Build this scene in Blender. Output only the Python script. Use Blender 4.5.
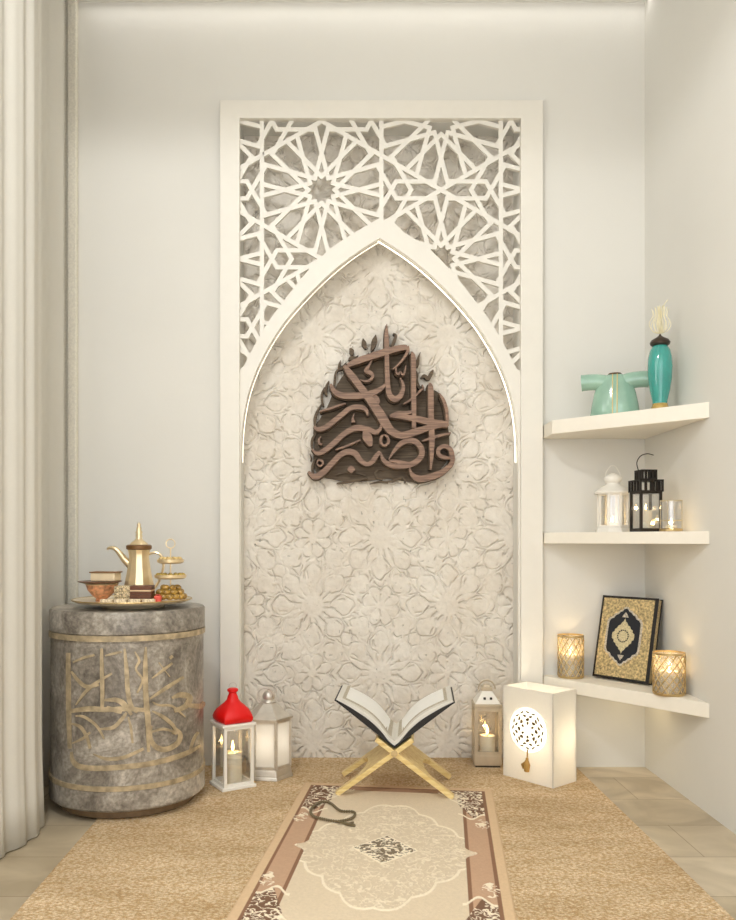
import bpy, math, random
import numpy as np
from mathutils import Vector, Matrix
random.seed(7)
rng = np.random.default_rng(7)
PI = math.pi
sc = bpy.context.scene
for o in list(bpy.data.objects): bpy.data.objects.remove(o)

# ------------------------------------------------------------------ camera
# the camera stands at (0,0,0.8) looking along +y; vanishing point at photo pixel (340,540)
F = 820.0; CH = 0.8; VX = 340.0; VY = 540.0
cd = bpy.data.cameras.new('camera'); cam = bpy.data.objects.new('camera', cd)
sc.collection.objects.link(cam); sc.camera = cam
cam.location = (0, 0, CH); cam.rotation_euler = (PI/2, 0, 0)
cd.sensor_fit = 'AUTO'; cd.sensor_width = 36; cd.lens = F/920*36
cd.shift_x = (368-VX)/920; cd.shift_y = (VY-460)/920; cd.clip_start = 0.05

def P(px, py, d):
    return Vector(((px-VX)/F*d, d, CH+(VY-py)/F*d))
def G(px, py, z=0.0):
    d = (CH-z)*F/(py-VY)
    return Vector(((px-VX)/F*d, d, z))

# ------------------------------------------------------------------ light
D = 2.89          # depth of the back wall
w = bpy.data.worlds.new('world'); sc.world = w; w.use_nodes = True
w.node_tree.nodes['Background'].inputs[0].default_value = (.985, .99, 1, 1)
w.node_tree.nodes['Background'].inputs[1].default_value = 1.75
def lamp(name, kind, loc, power, col=(1,.93,.82), **k):
    l = bpy.data.lights.new(name, kind); l.energy = power; l.color = col
    for a, b in k.items(): setattr(l, a, b)
    o = bpy.data.objects.new(name, l); sc.collection.objects.link(o); o.location = loc
    o['kind'] = 'helper'
    return o
# recessed ceiling downlight behind the viewer; its cone edge draws the scallop on the walls
s = lamp('ceiling_downlight', 'SPOT', (-0.50, 0.60, 2.66), 66, (.98,.99,1), spot_size=math.radians(164), spot_blend=0.08, shadow_soft_size=0.16)
# daylight through the curtained window of the left wall
a = lamp('window_daylight', 'AREA', (-1.05, 0.75, 1.55), 17, (.97,.985,1), shape='RECTANGLE', size=1.1, size_y=1.9)
a.rotation_euler = (0, -PI/2, math.radians(-8))
# strip light of the ceiling cove over the back wall
a = lamp('cove_light', 'AREA', (0.1, 2.84, 2.685), 0.38, (1,.97,.93), shape='RECTANGLE', size=1.98, size_y=0.03)
a = lamp('nook_fill_light', 'AREA', (.985, 2.76, .276), .085, (1,.80,.48), shape='RECTANGLE', size=.12, size_y=.16)  # added warm fill for the nook below the lowest shelf, no lamp body there
a = lamp('niche_spot', 'SPOT', (0.14, 2.35, 2.66), 5, (1,.95,.88), spot_size=math.radians(70), spot_blend=0.6, shadow_soft_size=0.03)
sc.view_settings.view_transform = 'Standard'; sc.view_settings.look = 'None'
sc.view_settings.gamma = 1; sc.view_settings.use_curve_mapping = False
sc.view_settings.exposure = 0.46
try: sc.cycles.use_denoising = True
except Exception: pass

# ------------------------------------------------------------------ materials
def lin(c):
    r = []
    for v in c:
        v = v/255.0
        r.append(v/12.92 if v <= .04045 else ((v+.055)/1.055)**2.4)
    return tuple(r)+(1.0,)
MATS = {}
def mat(name, col, rough=.6, metal=0.0, var=.05, scale=30, bump=0.0, bscale=60, emit=None, estr=0.0, alpha_glass=False, coat=0.0, sss=0.0):
    if name in MATS: return MATS[name]
    m = bpy.data.materials.new(name); m.use_nodes = True; MATS[name] = m
    nt = m.node_tree; n = nt.nodes; b = n['Principled BSDF']
    tc = n.new('ShaderNodeTexCoord'); no = n.new('ShaderNodeTexNoise'); no.inputs['Scale'].default_value = scale
    no.inputs['Detail'].default_value = 4
    nt.links.new(tc.outputs['Object'], no.inputs['Vector'])
    cr = n.new('ShaderNodeValToRGB'); c = lin(col)
    cr.color_ramp.elements[0].position = .3; cr.color_ramp.elements[1].position = .7
    cr.color_ramp.elements[0].color = tuple(x*(1-var*1.6) for x in c[:3])+(1,)
    cr.color_ramp.elements[1].color = tuple(min(1, x*(1+var)) for x in c[:3])+(1,)
    nt.links.new(no.outputs['Fac'], cr.inputs['Fac']); nt.links.new(cr.outputs[0], b.inputs['Base Color'])
    b.inputs['Roughness'].default_value = rough; b.inputs['Metallic'].default_value = metal
    b.inputs['Coat Weight'].default_value = coat
    if sss: b.inputs['Subsurface Weight'].default_value = sss; b.inputs['Subsurface Radius'].default_value = (.02,.015,.01)
    if bump:
        n2 = n.new('ShaderNodeTexNoise'); n2.inputs['Scale'].default_value = bscale; n2.inputs['Detail'].default_value = 6
        nt.links.new(tc.outputs['Object'], n2.inputs['Vector'])
        bp = n.new('ShaderNodeBump'); bp.inputs['Strength'].default_value = bump; bp.inputs['Distance'].default_value = .004
        nt.links.new(n2.outputs['Fac'], bp.inputs['Height']); nt.links.new(bp.outputs[0], b.inputs['Normal'])
    if emit:
        b.inputs['Emission Color'].default_value = lin(emit); b.inputs['Emission Strength'].default_value = estr
    return m
def glass(name, col=(1,1,1), amount=.86, rough=.03):
    m = bpy.data.materials.new(name); m.use_nodes = True; MATS[name] = m
    nt = m.node_tree; n = nt.nodes; n.remove(n['Principled BSDF'])
    t = n.new('ShaderNodeBsdfTransparent'); t.inputs[0].default_value = tuple(col)+(1,)
    g = n.new('ShaderNodeBsdfGlossy'); g.inputs['Roughness'].default_value = rough
    mx = n.new('ShaderNodeMixShader'); mx.inputs[0].default_value = 1-amount
    nt.links.new(t.outputs[0], mx.inputs[1]); nt.links.new(g.outputs[0], mx.inputs[2])
    nt.links.new(mx.outputs[0], n['Material Output'].inputs[0]); return m
def sheer(name, col, trans=.4, rough=.8):
    """thin cloth or acrylic that lets light through"""
    m = bpy.data.materials.new(name); m.use_nodes = True; MATS[name] = m
    nt = m.node_tree; n = nt.nodes; n.remove(n['Principled BSDF'])
    tc = n.new('ShaderNodeTexCoord'); no = n.new('ShaderNodeTexNoise'); no.inputs['Scale'].default_value = 220
    nt.links.new(tc.outputs['Object'], no.inputs['Vector'])
    cr = n.new('ShaderNodeValToRGB'); c = lin(col)
    cr.color_ramp.elements[0].color = tuple(x*.95 for x in c[:3])+(1,); cr.color_ramp.elements[1].color = c
    nt.links.new(no.outputs['Fac'], cr.inputs['Fac'])
    d = n.new('ShaderNodeBsdfDiffuse'); t = n.new('ShaderNodeBsdfTranslucent'); mx = n.new('ShaderNodeMixShader'); mx.inputs[0].default_value = trans
    nt.links.new(cr.outputs[0], d.inputs[0]); nt.links.new(cr.outputs[0], t.inputs[0])
    nt.links.new(d.outputs[0], mx.inputs[1]); nt.links.new(t.outputs[0], mx.inputs[2])
    nt.links.new(mx.outputs[0], n['Material Output'].inputs[0]); return m
def vcol_mat(name, rough=.8, metal_attr=None, bump=.0, bscale=300, var=.08, vscale=90):
    """uses the per-vertex colour of the thing's own pattern"""
    m = bpy.data.materials.new(name); m.use_nodes = True; MATS[name] = m
    nt = m.node_tree; n = nt.nodes; b = n['Principled BSDF']; b.inputs['Roughness'].default_value = rough
    at = n.new('ShaderNodeAttribute'); at.attribute_name = 'Col'
    tc = n.new('ShaderNodeTexCoord'); no = n.new('ShaderNodeTexNoise'); no.inputs['Scale'].default_value = vscale; no.inputs['Detail'].default_value = 5
    nt.links.new(tc.outputs['Object'], no.inputs['Vector'])
    mr = n.new('ShaderNodeMapRange'); mr.inputs['To Min'].default_value = 1-var*2; mr.inputs['To Max'].default_value = 1+var*2
    nt.links.new(no.outputs['Fac'], mr.inputs['Value'])
    vm = n.new('ShaderNodeVectorMath'); vm.operation = 'SCALE'
    nt.links.new(at.outputs['Color'], vm.inputs[0]); nt.links.new(mr.outputs[0], vm.inputs['Scale'])
    nt.links.new(vm.outputs[0], b.inputs['Base Color'])
    if bump:
        n2 = n.new('ShaderNodeTexNoise'); n2.inputs['Scale'].default_value = bscale
        nt.links.new(tc.outputs['Object'], n2.inputs['Vector'])
        bp = n.new('ShaderNodeBump'); bp.inputs['Strength'].default_value = bump; bp.inputs['Distance'].default_value = .002
        nt.links.new(n2.outputs['Fac'], bp.inputs['Height']); nt.links.new(bp.outputs[0], b.inputs['Normal'])
    return m

M_wall = mat('wall_plaster', (228,226,219), .85, var=.012, scale=3, bump=.05, bscale=90)
M_ceil = mat('ceiling_paint', (236,234,228), .9, var=.01)
M_frame = mat('frame_lacquer', (236,232,222), .45, var=.008)
M_shelf = mat('shelf_lacquer', (246,240,226), .5, var=.01)
M_gold = mat('gold', (206,180,130), .36, .8, var=.1, bump=.1)
M_pgold = mat('pale_gold', (240,220,180), .28, .75, var=.06)
M_white = mat('white_metal', (244,240,230), .4, var=.02)
M_black = mat('black_metal', (38,32,27), .5, .3, var=.1)
M_silver = mat('brushed_silver', (214,208,198), .32, .7, var=.08, bump=.05)
M_champ = mat('champagne_metal', (200,186,162), .38, .6, var=.06)
M_frost = None
M_wax = mat('candle_wax', (246,238,215), .5, var=.02, sss=.3)
M_wick = mat('wick', (40,30,25), .9)
M_flame = mat('flame', (255,220,150), .5, emit=(255,205,120), estr=14)
M_glass = glass('clear_glass')
def frosted(name, col, clear, trans):
    m = sheer(name, col, trans); nt = m.node_tree; n = nt.nodes
    out = n['Material Output']; src = out.inputs[0].links[0].from_socket
    t = n.new('ShaderNodeBsdfTransparent'); mx = n.new('ShaderNodeMixShader'); mx.inputs[0].default_value = clear
    g = n.new('ShaderNodeBsdfGlossy'); g.inputs['Roughness'].default_value = .15; m2 = n.new('ShaderNodeMixShader'); m2.inputs[0].default_value = .12
    nt.links.new(src, mx.inputs[1]); nt.links.new(t.outputs[0], mx.inputs[2])
    nt.links.new(mx.outputs[0], m2.inputs[1]); nt.links.new(g.outputs[0], m2.inputs[2]); nt.links.new(m2.outputs[0], out.inputs[0]); return m

def wood(name, c1, c2, axis='X', scale=9, rough=.5, dist=6):
    m = bpy.data.materials.new(name); m.use_nodes = True; MATS[name] = m
    nt = m.node_tree; n = nt.nodes; b = n['Principled BSDF']; b.inputs['Roughness'].default_value = rough
    tc = n.new('ShaderNodeTexCoord'); mp = n.new('ShaderNodeMapping')
    sx = {'X': (.06,1,1), 'Y': (1,.06,1), 'Z': (1,1,.06)}[axis]
    mp.inputs['Scale'].default_value = tuple(v*scale*10 for v in sx)
    no = n.new('ShaderNodeTexNoise'); no.inputs['Scale'].default_value = 2.2; no.inputs['Detail'].default_value = 5; no.inputs['Distortion'].default_value = .5
    nt.links.new(tc.outputs['Object'], mp.inputs[0]); nt.links.new(mp.outputs[0], no.inputs['Vector'])
    cr = n.new('ShaderNodeValToRGB'); cr.color_ramp.elements[0].position = .35; cr.color_ramp.elements[1].position = .68
    cr.color_ramp.elements[0].color = lin(c1); cr.color_ramp.elements[1].color = lin(c2)
    nt.links.new(no.outputs['Fac'], cr.inputs[0]); nt.links.new(cr.outputs[0], b.inputs['Base Color'])
    return m
M_walnut = wood('walnut', (112,86,70), (158,126,104), 'X', 9)
M_walnut_dark_shade = wood('walnut_dark_shade', (80,66,50), (112,96,76), 'X', 9, .7)  # darker walnut: back layer, with the shade between letters in its colour
M_pine = wood('pine', (222,190,120), (246,222,160), 'X', 5, .45)

def floor_mat():
    m = bpy.data.materials.new('stone_tiles'); m.use_nodes = True
    nt = m.node_tree; n = nt.nodes; b = n['Principled BSDF']; b.inputs['Roughness'].default_value = .38
    tc = n.new('ShaderNodeTexCoord'); br = n.new('ShaderNodeTexBrick')
    br.inputs['Scale'].default_value = 1; br.inputs['Brick Width'].default_value = .46; br.inputs['Row Height'].default_value = .23
    br.inputs['Mortar Size'].default_value = .0022; br.inputs['Mortar Smooth'].default_value = .6; br.offset = .5
    br.inputs['Color1'].default_value = lin((216,204,182)); br.inputs['Color2'].default_value = lin((194,180,154)); br.inputs['Mortar'].default_value = lin((166,148,120))
    nt.links.new(tc.outputs['Object'], br.inputs['Vector'])
    no = n.new('ShaderNodeTexNoise'); no.inputs['Scale'].default_value = 5; no.inputs['Detail'].default_value = 8; no.inputs['Distortion'].default_value = 1.2
    nt.links.new(tc.outputs['Object'], no.inputs['Vector'])
    cr = n.new('ShaderNodeValToRGB'); cr.color_ramp.elements[0].position = .35; cr.color_ramp.elements[1].position = .65
    cr.color_ramp.elements[0].color = (.74,.70,.64,1); cr.color_ramp.elements[1].color = (1.08,1.06,1.03,1)
    nt.links.new(no.outputs['Fac'], cr.inputs[0])
    mx = n.new('ShaderNodeMix'); mx.data_type = 'RGBA'; mx.blend_type = 'MULTIPLY'; mx.inputs[0].default_value = 1
    nt.links.new(br.outputs[0], mx.inputs[6]); nt.links.new(cr.outputs[0], mx.inputs[7]); nt.links.new(mx.outputs[2], b.inputs['Base Color'])
    return m
def jute_mat():
    m = bpy.data.materials.new('woven_jute'); m.use_nodes = True
    nt = m.node_tree; n = nt.nodes; b = n['Principled BSDF']; b.inputs['Roughness'].default_value = .95
    L = nt.links.new
    tc = n.new('ShaderNodeTexCoord')
    mp = n.new('ShaderNodeMapping'); mp.inputs['Scale'].default_value = (1/.0095, 1/.0065, 1)
    nz = n.new('ShaderNodeTexNoise'); nz.inputs['Scale'].default_value = 22; nz.inputs['Detail'].default_value = 3
    L(tc.outputs['Object'], nz.inputs['Vector'])
    add = n.new('ShaderNodeVectorMath'); add.operation = 'MULTIPLY_ADD'; add.inputs[1].default_value = (.012,.012,0); L(nz.outputs['Color'], add.inputs[0]); L(tc.outputs['Object'], add.inputs[2])
    L(add.outputs[0], mp.inputs[0])
    vo = n.new('ShaderNodeTexVoronoi'); vo.inputs['Scale'].default_value = 1; vo.inputs['Randomness'].default_value = .8; L(mp.outputs[0], vo.inputs['Vector'])
    fib = n.new('ShaderNodeTexNoise'); fib.inputs['Scale'].default_value = 300; fib.inputs['Detail'].default_value = 4; L(tc.outputs['Object'], fib.inputs['Vector'])
    big = n.new('ShaderNodeTexNoise'); big.inputs['Scale'].default_value = 1.0; big.inputs['Detail'].default_value = 4
    mp2 = n.new('ShaderNodeMapping'); mp2.inputs['Scale'].default_value = (3, 9, 1); L(tc.outputs['Object'], mp2.inputs[0]); L(mp2.outputs[0], big.inputs['Vector'])
    cr = n.new('ShaderNodeValToRGB'); e = cr.color_ramp.elements; e[0].position = .0; e[1].position = .75
    e[0].color = lin((255,242,214)); e[1].color = lin((206,174,130)); L(vo.outputs['Distance'], cr.inputs[0])
    c2 = n.new('ShaderNodeValToRGB'); c2.color_ramp.elements[0].position = .35; c2.color_ramp.elements[1].position = .68
    c2.color_ramp.elements[0].color = (.88,.83,.75,1); c2.color_ramp.elements[1].color = (1.12,1.12,1.12,1); L(big.outputs['Fac'], c2.inputs[0])
    c3 = n.new('ShaderNodeValToRGB'); c3.color_ramp.elements[0].position = .3; c3.color_ramp.elements[1].position = .7
    c3.color_ramp.elements[0].color = (.68,.63,.56,1); c3.color_ramp.elements[1].color = (1.15,1.15,1.15,1); L(fib.outputs['Fac'], c3.inputs[0])
    m1 = n.new('ShaderNodeMix'); m1.data_type = 'RGBA'; m1.blend_type = 'MULTIPLY'; m1.inputs[0].default_value = 1; L(cr.outputs[0], m1.inputs[6]); L(c2.outputs[0], m1.inputs[7])
    m2 = n.new('ShaderNodeMix'); m2.data_type = 'RGBA'; m2.blend_type = 'MULTIPLY'; m2.inputs[0].default_value = 1; L(m1.outputs[2], m2.inputs[6]); L(c3.outputs[0], m2.inputs[7])
    L(m2.outputs[2], b.inputs['Base Color'])
    inv = n.new('ShaderNodeMath'); inv.operation = 'SUBTRACT'; inv.inputs[0].default_value = 1; L(vo.outputs['Distance'], inv.inputs[1])
    ad = n.new('ShaderNodeMath'); ad.operation = 'ADD'; L(inv.outputs[0], ad.inputs[0]); L(fib.outputs['Fac'], ad.inputs[1])
    bp = n.new('ShaderNodeBump'); bp.inputs['Strength'].default_value = .9; bp.inputs['Distance'].default_value = .004
    L(ad.outputs[0], bp.inputs['Height']); L(bp.outputs[0], b.inputs['Normal'])
    return m
def stone_mat():
    """grey weathered stone of the round cabinet"""
    m = bpy.data.materials.new('grey_stone'); m.use_nodes = True
    nt = m.node_tree; n = nt.nodes; b = n['Principled BSDF']; b.inputs['Roughness'].default_value = .35; L = nt.links.new
    tc = n.new('ShaderNodeTexCoord'); no = n.new('ShaderNodeTexNoise'); no.inputs['Scale'].default_value = 7; no.inputs['Detail'].default_value = 12; no.inputs['Roughness'].default_value = .72; no.inputs['Distortion'].default_value = .8
    L(tc.outputs['Object'], no.inputs['Vector'])
    cr = n.new('ShaderNodeValToRGB'); e = cr.color_ramp.elements; e[0].position = .34; e[0].color = lin((96,88,80)); e[1].position = .68; e[1].color = lin((212,204,192))
    x = e.new(.5); x.color = lin((158,150,138))
    L(no.outputs['Fac'], cr.inputs[0])
    n2 = n.new('ShaderNodeTexNoise'); n2.inputs['Scale'].default_value = 90; n2.inputs['Detail'].default_value = 5; L(tc.outputs['Object'], n2.inputs['Vector'])
    c2 = n.new('ShaderNodeValToRGB'); c2.color_ramp.elements[0].position = .3; c2.color_ramp.elements[1].position = .7
    c2.color_ramp.elements[0].color = (.62,.61,.59,1); c2.color_ramp.elements[1].color = (1.12,1.12,1.12,1); L(n2.outputs['Fac'], c2.inputs[0])
    m1 = n.new('ShaderNodeMix'); m1.data_type = 'RGBA'; m1.blend_type = 'MULTIPLY'; m1.inputs[0].default_value = 1; L(cr.outputs[0], m1.inputs[6]); L(c2.outputs[0], m1.inputs[7]); L(m1.outputs[2], b.inputs['Base Color'])
    bp = n.new('ShaderNodeBump'); bp.inputs['Strength'].default_value = .35; bp.inputs['Distance'].default_value = .004; L(n2.outputs['Fac'], bp.inputs['Height']); L(bp.outputs[0], b.inputs['Normal'])
    return m

# ------------------------------------------------------------------ mesh helpers
class MB:
    def __init__(s): s.v = []; s.f = []; s.mi = []; s.cur = 0
    def add(s, vs, fs):
        o = len(s.v); s.v += [tuple(v) for v in vs]
        for f in fs: s.f.append(tuple(i+o for i in f)); s.mi.append(s.cur)
        return s
    def box(s, c, size, rz=0, rx=0, ry=0):
        M = Matrix.Translation(c) @ Matrix.Rotation(rz, 4, 'Z') @ Matrix.Rotation(ry, 4, 'Y') @ Matrix.Rotation(rx, 4, 'X')
        a, b, d = [v/2 for v in size]
        vs = [M @ Vector((x*a, y*b, z*d)) for x in (-1,1) for y in (-1,1) for z in (-1,1)]
        return s.add(vs, [(0,1,3,2),(4,6,7,5),(0,4,5,1),(2,3,7,6),(0,2,6,4),(1,5,7,3)])
    def b2(s, p, q):   # box from min to max
        return s.box([(p[i]+q[i])/2 for i in range(3)], [abs(q[i]-p[i]) for i in range(3)])
    def prism(s, poly, t0, t1, fn):
        n = len(poly); vs = [fn(x, y, t0) for x, y in poly]+[fn(x, y, t1) for x, y in poly]
        return s.add(vs, [tuple(range(n-1,-1,-1)), tuple(range(n, 2*n))]+[(i, (i+1) % n, n+(i+1) % n, n+i) for i in range(n)])
    def lathe(s, prof, c=(0,0,0), n=32, sx=1, sy=1, sq=None, rz=0):
        """prof: (r,z) list; sq: function z-index -> squareness 0..1"""
        vs = []; m = len(prof)
        for j, (r, z) in enumerate(prof):
            q = sq[j] if sq else 0
            for i in range(n):
                a = 2*PI*i/n; cx, cy = math.cos(a), math.sin(a)
                if q:
                    k = 1/max(abs(cx), abs(cy)); cx, cy = cx*(1-q+q*k), cy*(1-q+q*k)
                x, y = r*cx*sx, r*cy*sy
                vs.append((c[0]+x*math.cos(rz)-y*math.sin(rz), c[1]+x*math.sin(rz)+y*math.cos(rz), c[2]+z))
        fs = [(j*n+i, j*n+(i+1) % n, (j+1)*n+(i+1) % n, (j+1)*n+i) for j in range(m-1) for i in range(n)]
        if prof[0][0] > 1e-5: fs.append(tuple(range(n-1,-1,-1)))
        if prof[-1][0] > 1e-5: fs.append(tuple((m-1)*n+i for i in range(n)))
        return s.add(vs, fs)
    def ring(s, r0, r1, z0, z1, c=(0,0,0), n=40):
        vs = []
        for r, z in ((r0,z0),(r1,z0),(r1,z1),(r0,z1)):
            vs += [(c[0]+r*math.cos(2*PI*i/n), c[1]+r*math.sin(2*PI*i/n), c[2]+z) for i in range(n)]
        return s.add(vs, [(j*n+i, j*n+(i+1) % n, ((j+1) % 4)*n+(i+1) % n, ((j+1) % 4)*n+i) for j in range(4) for i in range(n)])
    def tube(s, pts, r, n=8, closed=False):
        pts = [Vector(p) for p in pts]; m = len(pts); rs = r if isinstance(r, (list, tuple)) else [r]*m
        vs = []; up = None
        for i, p in enumerate(pts):
            a = pts[(i-1) % m] if (closed or i > 0) else p; b = pts[(i+1) % m] if (closed or i < m-1) else p
            t = (b-a).normalized()
            if up is None: up = t.orthogonal().normalized()
            up = (up-t*up.dot(t)).normalized(); q = t.cross(up)
            vs += [p+(up*math.cos(2*PI*k/n)+q*math.sin(2*PI*k/n))*rs[i] for k in range(n)]
        mm = m if closed else m-1
        fs = [(i*n+k, i*n+(k+1) % n, ((i+1) % m)*n+(k+1) % n, ((i+1) % m)*n+k) for i in range(mm) for k in range(n)]
        if not closed: fs += [tuple(range(n-1,-1,-1)), tuple((m-1)*n+k for k in range(n))]
        return s.add(vs, fs)
    def ell(s, c, r, n=16, m=10, rot=None):
        prof = [(math.sin(PI*j/m), -math.cos(PI*j/m)) for j in range(m+1)]
        prof[0] = (1e-6, -1); prof[-1] = (1e-6, 1)
        R = rot or Matrix.Identity(3)
        vs = [Vector(c)+R @ Vector((q*math.cos(2*PI*i/n)*r[0], q*math.sin(2*PI*i/n)*r[1], z*r[2])) for q, z in prof for i in range(n)]
        return s.add(vs, [(j*n+i, j*n+(i+1) % n, (j+1)*n+(i+1) % n, (j+1)*n+i) for j in range(m) for i in range(n)])
    def ribbon(s, pts, fn, t0, t1, sub=6, chisel=0.0):
        """brush stroke: pts (x,y,width) smoothed, extruded from t0 to t1 through fn(x,y,t)"""
        q = spline(pts, sub) if len(pts) > 2 else [tuple(map(float, p)) for p in pts]
        L = []; R = []
        for i, (x, y, wd) in enumerate(q):
            a = q[max(i-1, 0)]; b = q[min(i+1, len(q)-1)]
            dx, dy = b[0]-a[0], b[1]-a[1]; l = math.hypot(dx, dy) or 1
            nx, ny = -dy/l, dx/l
            L.append((x+nx*wd/2, y+ny*wd/2)); R.append((x-nx*wd/2, y-ny*wd/2))
        n = len(q)
        vs = [fn(*p, t0) for p in L]+[fn(*p, t0) for p in R]+[fn(*p, t1) for p in L]+[fn(*p, t1) for p in R]
        fs = []
        for i in range(n-1):
            fs += [(i, i+1, n+i+1, n+i), (2*n+i, 3*n+i, 3*n+i+1, 2*n+i+1), (i, 2*n+i, 2*n+i+1, i+1), (n+i, n+i+1, 3*n+i+1, 3*n+i)]
        fs += [(0, n, 3*n, 2*n), (n-1, 3*n-1, 4*n-1, 2*n-1)]
        return s.add(vs, fs)
    def build(s, name, m, parent=None, origin=None, smooth=False, angle=40, bevel=0, col=None, mods=None):
        me = bpy.data.meshes.new(name)
        v = s.v
        if origin is not None: v = [(a-origin[0], b-origin[1], c-origin[2]) for a, b, c in v]
        me.from_pydata(v, [], s.f); me.validate()
        ms = m if isinstance(m, (list, tuple)) else [m]
        for x in ms: me.materials.append(x)
        if len(ms) > 1 and len(me.polygons) == len(s.mi): me.polygons.foreach_set('material_index', s.mi)
        import bmesh
        bm = bmesh.new(); bm.from_mesh(me); bmesh.ops.recalc_face_normals(bm, faces=bm.faces); bm.to_mesh(me); bm.free()
        if smooth:
            me.polygons.foreach_set('use_smooth', [True]*len(me.polygons))
            try: me.set_sharp_from_angle(angle=math.radians(angle))
            except Exception: pass
        o = bpy.data.objects.new(name, me); sc.collection.objects.link(o)
        if origin is not None: o.location = origin
        if parent: o.parent = parent
        if bevel:
            b = o.modifiers.new('bevel', 'BEVEL'); b.width = bevel; b.segments = 2; b.limit_method = 'ANGLE'; b.angle_limit = math.radians(50)
        return o
def spline(pts, sub=6, closed=False):
    p = [tuple(map(float, q)) for q in pts]; n = len(p); out = []
    rngi = range(n) if closed else range(n-1)
    for i in rngi:
        if closed: a, b, c, d = p[(i-1) % n], p[i], p[(i+1) % n], p[(i+2) % n]
        else: a, b, c, d = p[max(i-1, 0)], p[i], p[i+1], p[min(i+2, n-1)]
        for k in range(sub):
            t = k/sub
            out.append(tuple(.5*((2*b[j])+(-a[j]+c[j])*t+(2*a[j]-5*b[j]+4*c[j]-d[j])*t*t+(-a[j]+3*b[j]-3*c[j]+d[j])*t**3) for j in range(len(b))))
    if not closed: out.append(p[-1])
    return out
def tag(o, label, cat, group=None, kind=None):
    if label: o['label'] = label
    if cat: o['category'] = cat
    if group: o['group'] = group
    if kind: o['kind'] = kind
    return o
def thing(name, label, cat, loc=(0,0,0), rz=0, group=None):
    o = bpy.data.objects.new(name, None); sc.collection.objects.link(o); o.empty_display_size = .05
    o.location = loc; o.rotation_euler = (0, 0, rz)
    return tag(o, label, cat, group)
def struct(o): o['kind'] = 'structure'; return o
def copy_tree(o, parent=None):
    c = o.copy(); sc.collection.objects.link(c); c.parent = parent
    for ch in list(o.children): copy_tree(ch, c)
    return c
def circle(c, r, n=24, plane='XZ', a0=0, a1=2*PI):
    out = []
    for i in range(n+(0 if abs(a1-a0-2*PI) < 1e-6 else 1)):
        a = a0+(a1-a0)*i/n; x, y = r*math.cos(a), r*math.sin(a)
        out.append((c[0]+x, c[1], c[2]+y) if plane == 'XZ' else (c[0]+x, c[1]+y, c[2]) if plane == 'XY' else (c[0], c[1]+x, c[2]+y))
    return out
def grid_mesh(name, X, Y, Z, m, col=None, smooth=True, parent=None, origin=None):
    """X,Y,Z 2-D arrays -> one quad grid"""
    h, wd = X.shape
    if origin is not None: X = X-origin[0]; Y = Y-origin[1]; Z = Z-origin[2]
    co = np.stack([X, Y, Z], -1).reshape(-1, 3).astype(np.float32)
    idx = np.arange(h*wd).reshape(h, wd)
    q = np.stack([idx[:-1,:-1], idx[:-1,1:], idx[1:,1:], idx[1:,:-1]], -1).reshape(-1, 4)
    me = bpy.data.meshes.new(name); me.vertices.add(len(co)); me.vertices.foreach_set('co', co.ravel())
    me.loops.add(q.size); me.loops.foreach_set('vertex_index', q.ravel().astype(np.int32))
    me.polygons.add(len(q)); me.polygons.foreach_set('loop_start', np.arange(0, q.size, 4, dtype=np.int32))
    me.update(calc_edges=True)
    if smooth: me.polygons.foreach_set('use_smooth', [True]*len(q))
    if col is not None:
        ca = me.color_attributes.new('Col', 'FLOAT_COLOR', 'POINT')
        c4 = np.ones((len(co), 4), np.float32); c4[:, :3] = col.reshape(-1, 3); ca.data.foreach_set('color', c4.ravel())
    me.materials.append(m)
    o = bpy.data.objects.new(name, me); sc.collection.objects.link(o)
    if origin is not None: o.location = origin
    if parent: o.parent = parent
    return o
def vnoise(X, Y, s, seed=0):
    r = np.random.default_rng(seed); T = r.random((256, 256))
    x = X/s+57.3; y = Y/s+91.7; xi = np.floor(x).astype(int); yi = np.floor(y).astype(int); fx = x-xi; fy = y-yi
    fx = fx*fx*(3-2*fx); fy = fy*fy*(3-2*fy)
    g = lambda a, b: T[a % 256, b % 256]
    return (g(xi,yi)*(1-fx)+g(xi+1,yi)*fx)*(1-fy)+(g(xi,yi+1)*(1-fx)+g(xi+1,yi+1)*fx)*fy
def seg_dist(X, Y, segs):
    d = np.full(X.shape, 9e9)
    for x0, y0, x1, y1 in segs:
        dx, dy = x1-x0, y1-y0; l = dx*dx+dy*dy or 1e-12
        t = np.clip(((X-x0)*dx+(Y-y0)*dy)/l, 0, 1)
        d = np.minimum(d, np.hypot(X-x0-t*dx, Y-y0-t*dy))
    return d

# ================================================================== ROOM
WR = 1.075; WL = -1.02; CZ = 2.695; YB = -1.1
XL = (239.5-VX)/F*2.86; XR = (521-VX)/F*2.86; ZT = CH+(VY-118)/F*2.86   # niche opening
ND = 3.0
b = MB(); b.b2((WL-.2, YB, -.1), (WR+.2, 3.2, 0)); fl = struct(b.build('floor', floor_mat()))
b = MB(); b.b2((WL-.2, YB, CZ), (WR+.2, 3.2, CZ+.1)); struct(b.build('ceiling', M_ceil))
b = MB(); b.b2((WR, YB, 0), (WR+.12, 3.2, CZ)); struct(b.build('wall_right', M_wall))
b = MB(); b.b2((WL-.12, YB, 0), (WL, 3.2, CZ)); struct(b.build('wall_left', M_wall))
b = MB()
for p_, q_ in (((WL, D, 0), (XL, ND+.12, CZ)), ((XR, D, 0), (WR, ND+.12, CZ)), ((XL, D, ZT), (XR, ND+.12, CZ)), ((XL, ND+.001, 0), (XR, ND+.12, ZT))):
    b = MB(); b.b2(p_, q_); struct(b.build('wall_back', M_wall))
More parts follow.
